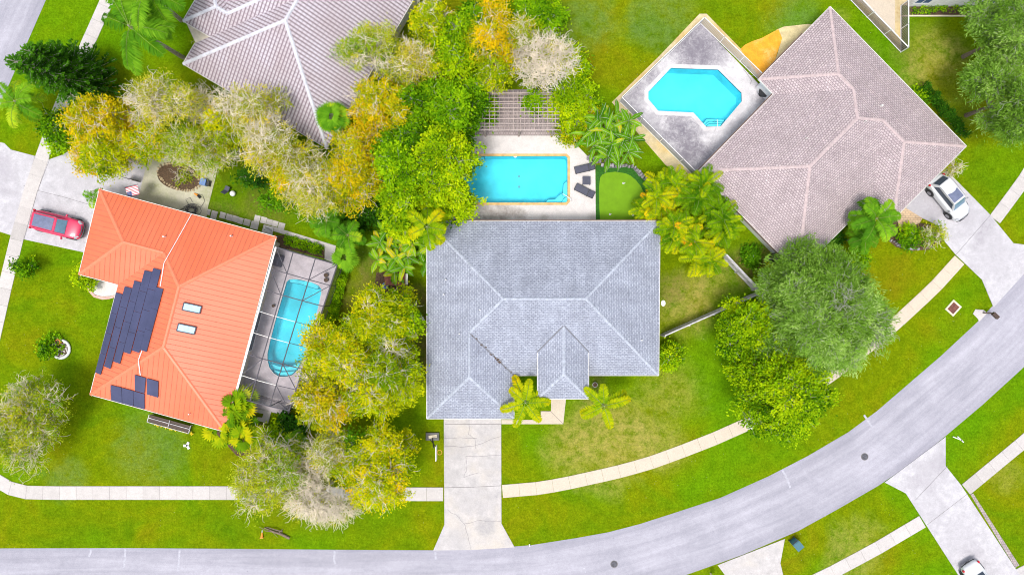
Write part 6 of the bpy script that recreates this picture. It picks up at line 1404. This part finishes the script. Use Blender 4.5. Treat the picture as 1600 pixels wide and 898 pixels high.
def hedge(name, pts, wd, h, sty, label, seed=1, dens=1.0, cat='hedge'):
    global rng; rng = np.random.default_rng(seed*17+3); s = STY[sty]; q = [np.array(G(*p)) for p in pts]; root = empty(name, tuple(q[0]), label, cat); L = []; ST = []
    for a, b in zip(q, q[1:]):
        ln_ = np.linalg.norm(b-a); n = int(ln_*wd*95*dens)+int(ln_*h*40*dens); t = rng.random(n)[:, None]; d = norm(b-a); sd_ = np.array([-d[1], d[0], 0]); u = rng.uniform(-.5, .5, n)
        lump = .8+.35*np.sin(t[:, 0]*ln_*3.1+seed)*np.cos(t[:, 0]*ln_*1.3); z = h*lump*(1-.9*np.abs(u)**2.2)*(.6+.4*rng.random(n)); P = a+(b-a)*t+sd_*(u*wd*(.8+.3*lump))[:, None]+np.array([0, 0, 1])*z[:, None]; P = P-q[0]
        k = 4; P = np.repeat(P, k, 0)+rng.normal(size=(n*k, 3))*.06; D = rng.normal(size=(n*k, 3))+np.array([0, 0, .5]); v = np.clip(s['bias']+.2*np.repeat(lump-.8, k)*2+rng.normal(size=n*k)*.16, 0, 1); sc = rng.uniform(.5, .9, n*k); L.append(leaves(P, D, s['L']*sc, s['W']*sc, v))
        m = max(2, int(ln_/.35)); t = (np.arange(m)+.5)[:, None]/m; B = a+(b-a)*t-q[0]; ST.append(segs(B, B+np.array([0, 0, h*.7]), .02, .01))
    V, F, A = cat_(L); np_mesh('foliage', V, F, LM[s['m']], A, root); V, F, A = cat_(ST); np_mesh('stems', V, F, M['bark'], A, root); return root

# trees -----------------------------------------------------------------------
TREES = [
 # top-left row
 ('golden_tree', 158, 195, 52, 7.5, 'gold', 'golden orange leaved tree right of the dark conifer on the left', {}),
 ('golden_tree', 174, 240, 40, 6.5, 'goldgreen', 'yellow olive tree hanging over the left driveway above the flag', {}),
 ('bare_tree', 248, 160, 56, 8.5, 'pale', 'pale twiggy yellow tree on the grass between the coconut palm and the mossy patio', {'ry': 50}),
 ('yellow_tree', 310, 230, 58, 7.0, 'palegreen', 'pale yellow green tree standing over the oval planting bed', {'ry': 44}),
 ('golden_tree', 130, 240, 26, 5.0, 'gold', 'small golden tree at the corner of the left driveway', {}),
 ('bare_tree', 388, 172, 58, 9.0, 'pale', 'pale thin-leaved tree overlapping the lower left slope of the tiled roof', {'ry': 46}),
 ('bare_tree', 425, 225, 56, 8.5, 'pale', 'whitish bare tree below the tip of the tiled roof', {'ry': 50}),
 ('bare_tree', 490, 285, 52, 8.0, 'pale', 'pale pinkish bare tree above the mossy lawn and fan palms', {'ry': 52}),
 ('golden_tree', 545, 262, 50, 8.0, 'gold', 'rust gold tree left of the big bright green tree', {'ry': 60}),
 ('golden_tree', 446, 262, 34, 6.6, 'goldgreen', 'olive gold tree between two bare trees above the lime bush', {}),
 ('bare_tree', 575, 80, 62, 9.0, 'palegreen', 'thin pale tree overhanging the right slope of the tiled roof', {'ry': 46}),
 ('bare_tree', 640, 95, 44, 8.5, 'pale', 'bare pale tree standing between the tiled roof and the green trees', {}),
 ('golden_tree', 598, 165, 60, 8.0, 'gold', 'broad golden tree just right of the tiled roof tip', {'ry': 46}),
 ('yellow_tree', 668, 25, 44, 8.0, 'goldgreen', 'yellow green tree cut by the top edge left of the golden tree', {'ry': 36}),
 ('green_tree', 705, 68, 42, 8.0, 'bright', 'round bright green tree left of the golden tree at the top', {}),
 ('golden_tree', 765, 55, 44, 8.8, 'gold', 'tall golden tree at the top left of the white bare tree', {'ry': 58}),
 ('yellow_tree', 775, 112, 40, 7.5, 'goldgreen', 'pale gold tree at the upper left corner of the pergola', {'ry': 30}),
 ('bare_tree', 855, 95, 48, 8.8, 'bare', 'white leafless tree above the pergola', {'ry': 48, 'dens': 1.15}),
 ('green_tree', 738, 22, 30, 7.0, 'green', 'green crown at the top edge just left of the tall golden tree', {'ry': 30}),
 ('green_tree', 640, 212, 40, 7.0, 'green', 'mid green tree just below the broad golden tree', {'ry': 32}),
 ('green_tree', 738, 138, 26, 6.0, 'green', 'small green tree at the upper left corner of the pergola', {'ry': 30}),
 ('yellow_tree', 690, 110, 36, 7.0, 'yg', 'yellow green crown between the bare pale tree and the pergola', {'ry': 26}),
 ('yellow_tree', 225, 215, 40, 6.5, 'goldgreen', 'olive yellow tree between the golden tree and the oval planting bed', {'ry': 34}),
 ('yellow_tree', 345, 195, 34, 7.0, 'goldgreen', 'olive crown touching the lower left eave of the tiled roof', {'ry': 30}),
 ('bare_tree', 812, 60, 34, 7.5, 'pale', 'small half bare tree between the golden tree and the white leafless tree', {}),
 ('green_tree', 850, 22, 44, 7.0, 'green', 'dark green tree at the top edge behind the white leafless tree', {'ry': 34}),
 ('green_tree', 892, 140, 34, 4.0, 'bright', 'light green bush right of the pergola beside the open lawn', {'ry': 62}),
 ('green_tree', 650, 165, 44, 7.0, 'green', 'green tree between the broad golden tree and the pergola', {'ry': 54}),
 ('green_tree', 705, 172, 48, 7.5, 'green', 'dense green tree at the left edge of the pergola', {'ry': 52}),
 ('green_tree', 682, 252, 58, 9.0, 'bright', 'largest bright green tree overhanging the rectangular pool', {'ry': 58}),
 ('green_tree', 630, 250, 50, 8.5, 'green', 'green tree left of the largest bright green tree', {'ry': 50}),
 ('green_tree', 635, 322, 54, 7.5, 'bright', 'yellowish green tree above the banana plants', {'ry': 46}),
 ('green_tree', 692, 316, 38, 6.0, 'bright', 'green tree at the corner where the grey roof meets the pool deck', {'ry': 38}),
 # centre-bottom cluster
 ('yellow_tree', 592, 500, 62, 7.5, 'yg', 'yellow green tree nearest the blue tarp and the rusty shed', {'ry': 48}),
 ('green_tree', 628, 500, 26, 6.5, 'bright', 'small bright green crown between the yellow tree and the grey house', {}),
 ('yellow_tree', 530, 555, 62, 8.0, 'goldgreen', 'golden green tree leaning over the screen enclosure', {'ry': 52}),
 ('yellow_tree', 598, 574, 52, 8.0, 'goldgreen', 'yellow tree with pale twigs beside the west wall of the grey house', {'ry': 52, 'bias': .4}),
 ('golden_tree', 500, 625, 54, 7.5, 'gold', 'golden tree at the bottom right corner of the screen enclosure', {'ry': 44, 'bias': .48}),
 ('golden_tree', 572, 620, 50, 7.5, 'goldgreen', 'golden tree south of the twiggy yellow tree', {'ry': 42}),
 ('bare_tree', 418, 742, 68, 7.5, 'palegreen', 'pale green twiggy tree over the pavement on the left', {'ry': 62}),
 ('bare_tree', 492, 780, 52, 7.0, 'bare', 'white leafless tree at the verge above the road', {'ry': 50, 'dens': 1.1}),
 ('bare_tree', 510, 712, 40, 7.0, 'pale', 'pale bare tree in the middle of the lower left group', {}),
 ('yellow_tree', 575, 745, 62, 7.5, 'goldgreen', 'yellow tree over the pavement left of the centre driveway', {'ry': 52, 'dens': .75}),
 ('yellow_tree', 600, 700, 44, 7.0, 'yg', 'loose yellow green tree left of the basketball hoop', {'ry': 36, 'dens': .75}),
 ('green_tree', 552, 695, 22, 6.0, 'lime', 'small vivid green crown inside the lower left group', {}),
 ('bare_tree', 18, 668, 62, 7.5, 'palegreen', 'pale twiggy tree cut off by the left edge above the pavement', {'ry': 72}),
 # right
 ('fine_leaved_tree', 1298, 496, 100, 9.0, 'greygreen', 'huge grey green tree on the right between the pink roofed house and the road', {'ry': 96, 'lobes': 36}),
 ('green_tree', 1228, 608, 84, 7.5, 'bright', 'broad lime green tree over the beige pavement beside the huge grey green tree', {'ry': 80, 'lobes': 26, 'bias': .36}),
 ('green_tree', 1168, 505, 46, 6.5, 'bright', 'bright green tree at the end of the weathered fence', {'ry': 54, 'bias': .42}),
 ('fine_leaved_tree', 1590, 150, 52, 8.5, 'greygreen', 'grey green tree cut by the right edge beside the far lawn', {'ry': 58, 'lobes': 14}),
 ('fine_leaved_tree', 1585, 48, 56, 8.5, 'greygreen', 'grey green tree in the top right corner', {'ry': 60, 'lobes': 14}),
]
for i, (nm, cx, cy, Rp, h, sty, lb, kw) in enumerate(TREES): tree(nm, cx, cy, Rp, h, sty, lb, seed=i+1, **kw)
SHRUBS = [
 ('shrub', 82, 198, 27, 2.8, 'green', 'dark green bush by the left pavement below the conifer', {}),
 ('shrub', 392, 276, 30, 2.6, 'dark', 'dark green bush at the top of the little back lawn', {'ry': 15}),
 ('shrub', 288, 275, 22, .6, 'palegreen', 'dry low plants inside the oval stone ringed bed', {'ry': 12, 'dens': .6}),
 ('shrub', 444, 313, 38, 3.0, 'lime', 'vivid lime green bush below the bare trees', {'ry': 20}),
 ('shrub', 500, 200, 20, 3.0, 'dark', 'dark bush tucked under the golden tree by the tiled roof tip', {}),
 ('shrub', 542, 98, 18, 4.0, 'dark', 'dark green crown overlapping the right slope of the tiled roof', {}),
 ('shrub', 560, 330, 40, 3.0, 'dark', 'deep green undergrowth bush between the fan palms and bright tree', {'ry': 26}),
 ('shrub', 425, 678, 26, 2.0, 'bright', 'dark green shrub at the lower right of the screen enclosure', {'ry': 22}),
 ('shrub', 455, 668, 22, 2.2, 'dark', 'small dark shrub under the golden tree at the enclosure corner', {}),
 ('shrub', 1045, 560, 22, 2.6, 'bright', 'round light green bush at the south east corner of the grey house', {'ry': 24}),
 ('shrub', 1178, 400, 13, 1.4, 'lime', 'small lime bush between the lone fence and the pink roof', {}),
 ('shrub', 1205, 432, 16, 1.6, 'bright', 'yellow green bush below the black bin', {}),
 ('shrub', 1426, 372, 22, 1.8, 'green', 'green shrub in the flower bed with grey stone edging', {'ry': 18}),
 ('shrub', 1465, 362, 22, 2.6, 'palegreen', 'pale yellow green shrub reaching over the right driveway', {'ry': 18}),
 ('shrub', 1492, 262, 14, 1.2, 'palegreen', 'greyish shrub at the wall corner above the white compact car', {}),
 ('shrub', 1440, 150, 14, 1.4, 'green', 'upper shrub of the row along the east eave of the pink roof', {}),
 ('shrub', 70, 542, 13, 1.2, 'green', 'green bush on the left side of the planter ring', {'ry': 15}),
 ('shrub', 126, 436, 16, 2.2, 'bright', 'green bush at the west corner of the orange roof', {'ry': 20}),
 ('shrub', 30, 416, 19, 2.6, 'green', 'young sapling over the left pavement', {'ry': 11, 'dens': .55}),
 ('shrub', 920, 185, 22, 2.2, 'yg', 'yellow green shrub between the pergola and the banana plants', {'ry': 30}),
 ('shrub', 893, 205, 16, 1.8, 'yg', 'low yellow shrub at the corner of the pergola patio', {'ry': 16}),
 ('shrub', 312, 62, 12, 1.6, 'palegreen', 'thin brownish shrub at the west wall of the tiled house', {'dens': .6}),
 ('shrub', 1345, 405, 14, 1.6, 'green', 'low green shrub below the palm at the pink roofed house', {}),
 ('shrub', 1308, 372, 14, 1.4, 'dark', 'dark shrub tucked under the south east eave of the pink roof', {}),
 ('shrub', 760, 165, 16, 3.0, 'green', 'creeper bush on the left end of the pergola', {'ry': 18}),
 ('shrub', 790, 595, 9, .9, 'dark', 'small dark plant in the recess left of the porch', {}),
]
for i, (nm, cx, cy, Rp, h, sty, lb, kw) in enumerate(SHRUBS): tree(nm, cx, cy, Rp, h, sty, lb, cat='shrub', seed=100+i, base_frac=.12, **kw)
t = tree('vine', 834, 162, 12, 3.1, 'green', 'dark green vine trailing down over the middle of the pergola', cat='vine', seed=300, ry=27, base_frac=.1)
hedge('hedge', [(1432, 138), (1448, 152), (1470, 178), (1505, 214)], .9, 1.2, 'dark', 'dark green hedge along the east eave of the pink roofed house', 1)
hedge('hedge', [(547, 392), (536, 440), (526, 480), (514, 524), (500, 560)], .85, 1.4, 'green', 'narrow green hedge along the right side of the screen enclosure', 2)
hedge('hedge', [(447, 374), (475, 382), (505, 392)], .85, .7, 'green', 'short green hedge in the mulch bed above the screen enclosure', 3)
hedge('hedge', [(1422, 16), (1450, 17), (1490, 15), (1545, 17)], .7, .5, 'green', 'low broken hedge in the mulch below the white house', 4, dens=.4)
hedge('ground_plants', [(1290, 385), (1320, 355), (1350, 330)], .5, .5, 'green', 'leafy border under the south east eave of the pink roof', 5, dens=.6, cat='border plants')
hedge('ground_plants', [(1100, 270), (1150, 325), (1190, 368)], .35, .3, 'yg', 'thin plants under the south west eave of the pink roof', 6, dens=.35, cat='border plants')

# conifer
def conifer(cx, cy, base, h, label, seed):
    global rng; rng = np.random.default_rng(seed); c = np.array(G(cx, cy, h)); b = np.array(G(*base)); root = empty('conifer', tuple(b), label, 'conifer'); ax = c-b; L, B_ = [], []
    nw = 21
    for w_ in range(nw):
        t = .08+.9*w_/nw; p = ax*t; R_ = (1-t)**.75*2.5+.25
        for k in range(7):
            az = 2*math.pi*k/7+w_*.55+rng.uniform(-.15, .15); e = .1+.35*t; e1 = p+np.array([math.cos(az), math.sin(az), math.tan(e)*.6])*R_*rng.uniform(.8, 1.1); B_.append(segs(p[None], e1[None], .03, .012)); m = int(26*R_)+6; tt = rng.uniform(.15, 1, m)[:, None]; P = p+(e1-p)*tt+rng.normal(size=(m, 3))*.04
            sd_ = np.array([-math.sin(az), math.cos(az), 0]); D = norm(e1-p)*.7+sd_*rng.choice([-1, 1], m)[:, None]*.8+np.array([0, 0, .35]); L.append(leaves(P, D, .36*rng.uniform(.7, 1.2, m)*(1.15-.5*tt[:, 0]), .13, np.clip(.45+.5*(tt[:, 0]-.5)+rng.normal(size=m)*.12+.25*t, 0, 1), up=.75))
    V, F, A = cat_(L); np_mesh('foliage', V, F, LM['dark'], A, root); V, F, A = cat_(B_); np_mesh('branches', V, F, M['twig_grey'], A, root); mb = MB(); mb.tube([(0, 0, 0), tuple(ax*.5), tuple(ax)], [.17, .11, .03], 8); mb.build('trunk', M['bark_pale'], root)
conifer(14, 93, (160, 142), 11.5, 'tall dark conifer leaning out to the left edge, longer of the pair', 5)
conifer(38, 78, (150, 118), 9.5, 'shorter dark conifer just above the longer one', 6)

# palms ------------------------------------------------------------------
rd = math.radians
palm('coconut_palm', 205, 43, 7.6, 3.6, 15, 'tall coconut palm with a leaning pale trunk at the top left', base=(286, 90), seed=3, el=(.75, -.5), droop=1.0, ll=.80, lw=.13, nl=54, val=.5, tr=.15, azs=[rd(a) for a in (92, 62, 115, -8, 4, -42, -98, -88, 160, 78, 45, -105, 135, 12, 100)], hang=.45, vee=.1)
palm('coconut_palm', 232, -14, 7.6, 3.4, 12, 'second coconut palm mostly outside the top edge', base=(283, 32), seed=4, el=(.7, -.4), droop=1.0, ll=.8, lw=.13, nl=50, tr=.15)
palm('young_palm', 28, 160, 3.6, 2.3, 11, 'grey green palm on the corner lawn at the left edge', seed=5, ll=.55, lw=.10, nl=38, val=.7, base=(42, 168))
palm('front_palm', 821, 628, 3.6, 2.35, 8, 'yellow green palm between the garage wing and the porch', 'frond_y', seed=6, el=(.35, .0), droop=.7, ll=.46, lw=.10, nl=64, val=.50, vv=.06, azs=[rd(a) for a in (140, 78, 5, -50, -110, -160, 115, 28)], tr=.09, group=None, hang=.15)
palm('front_palm', 943, 633, 3.6, 2.35, 7, 'yellow green palm on the lawn right of the porch', 'frond_y', seed=8, el=(.35, .0), droop=.7, ll=.46, lw=.10, nl=64, val=.52, vv=.06, azs=[rd(a) for a in (92, 140, 12, -75, -150, 25, 200)], tr=.09, hang=.15)
for i, (x, y, h, n, v, lb) in enumerate(((1045, 305, 3.4, 15, .62, 'yellow palm clump nearest the rock wall of the putting green'), (1090, 300, 3.6, 15, .45, 'green palm clump at the top of the palm group beside the pink roof'), (1060, 355, 3.6, 15, .55, 'palm clump on the left side of the group beside the grey roof corner'),
    (1120, 345, 3.8, 15, .42, 'greener palm clump on the right side of the group near the pink roof'), (1098, 392, 3.0, 13, .68, 'yellow palm clump at the bottom of the group by the lone fence'), (1030, 330, 2.6, 12, .72, 'low golden palm clump at the edge of the putting green'))):
    palm('areca_palm', x, y, h, 1.75, 11, lb, 'frond_y', seed=20+i, el=(1.15, .1), droop=1.25, ll=.42, lw=.055, nl=46, val=v-.25, vv=.17, hang=.05, vee=.55, stems=5, spread=1.15, cat='palm clump', tr=.05, group='areca palms between the green and the pink roof')
palm('feather_palm', 1366, 342, 4.6, 2.3, 15, 'dense green palm against the south east eave of the pink roof', 'frond', seed=31, el=(1.1, -.1), droop=1.4, ll=.55, lw=.12, nl=44, val=.5, tr=.1)
palm('feather_palm', 1348, 372, 2.6, 1.6, 12, 'lower green palm below the dense palm at the pink roof', 'frond', seed=32, el=(1.1, -.1), droop=1.4, ll=.5, lw=.12, nl=34, val=.55, tr=.07)
palm('feather_palm', 668, 355, 6.2, 2.2, 12, 'yellowish palm over the top left corner of the grey roof', 'frond_y', seed=33, el=(.8, -.3), droop=1.4, ll=.55, lw=.11, nl=44, val=.38, tr=.1)
palm('feather_palm', 512, 345, 3.2, 1.8, 13, 'dark green feathery palm below the bare tree', 'frond', seed=34, val=.35, nl=38, ll=.5, lw=.11, tr=.09)
palm('feather_palm', 545, 368, 3.0, 1.7, 13, 'green feathery palm left of the banana plants', 'frond', seed=35, val=.5, nl=38, ll=.5, lw=.11, tr=.09)
palm('young_palm', 149, 309, 2.2, 1.0, 8, 'small young palm at the north west corner of the orange roof', 'frond', seed=36, val=.6, nl=20, ll=.4, lw=.06, tr=.05)
fanpalm('fan_palm', 541, 402, 2.6, 16, 'bright star shaped fan palm above the narrow hedge', seed=1, pet=.65, fr_=.75, val=.75)
fanpalm('fan_palm', 521, 184, 4.4, 18, 'round dark green fan palm at the tip of the tiled roof', seed=2, pet=.75, fr_=.85, val=.6, vv=.2)
fanpalm('fan_palm', 366, 655, 2.6, 12, 'cluster of yellow green fan palms at the lower right corner of the orange roof', 'frond_y', seed=3, pet=.85, fr_=.95, val=.42, vv=.2, stems=9, spread=1.7)
fanpalm('fan_palm', 463, 688, 1.8, 14, 'green fan palm south of the screen enclosure', seed=4, pet=.5, fr_=.7, val=.65)
banana('banana_plants', 620, 390, 48, 3.4, 17, 7, 'banana plants with broad light green leaves above the rusty shed', 1, val=.66, Lb=1.35, Wb=.46)
banana('banana_plants', 955, 212, 48, 3.0, 19, 7, 'dense banana clump between the rectangular pool and the pool fence', 2, val=.42, Lb=1.7, Wb=.36)
banana('banana_plants', 662, 400, 22, 2.6, 4, 6, 'smaller banana plants touching the west eave of the grey roof', 3, val=.6)
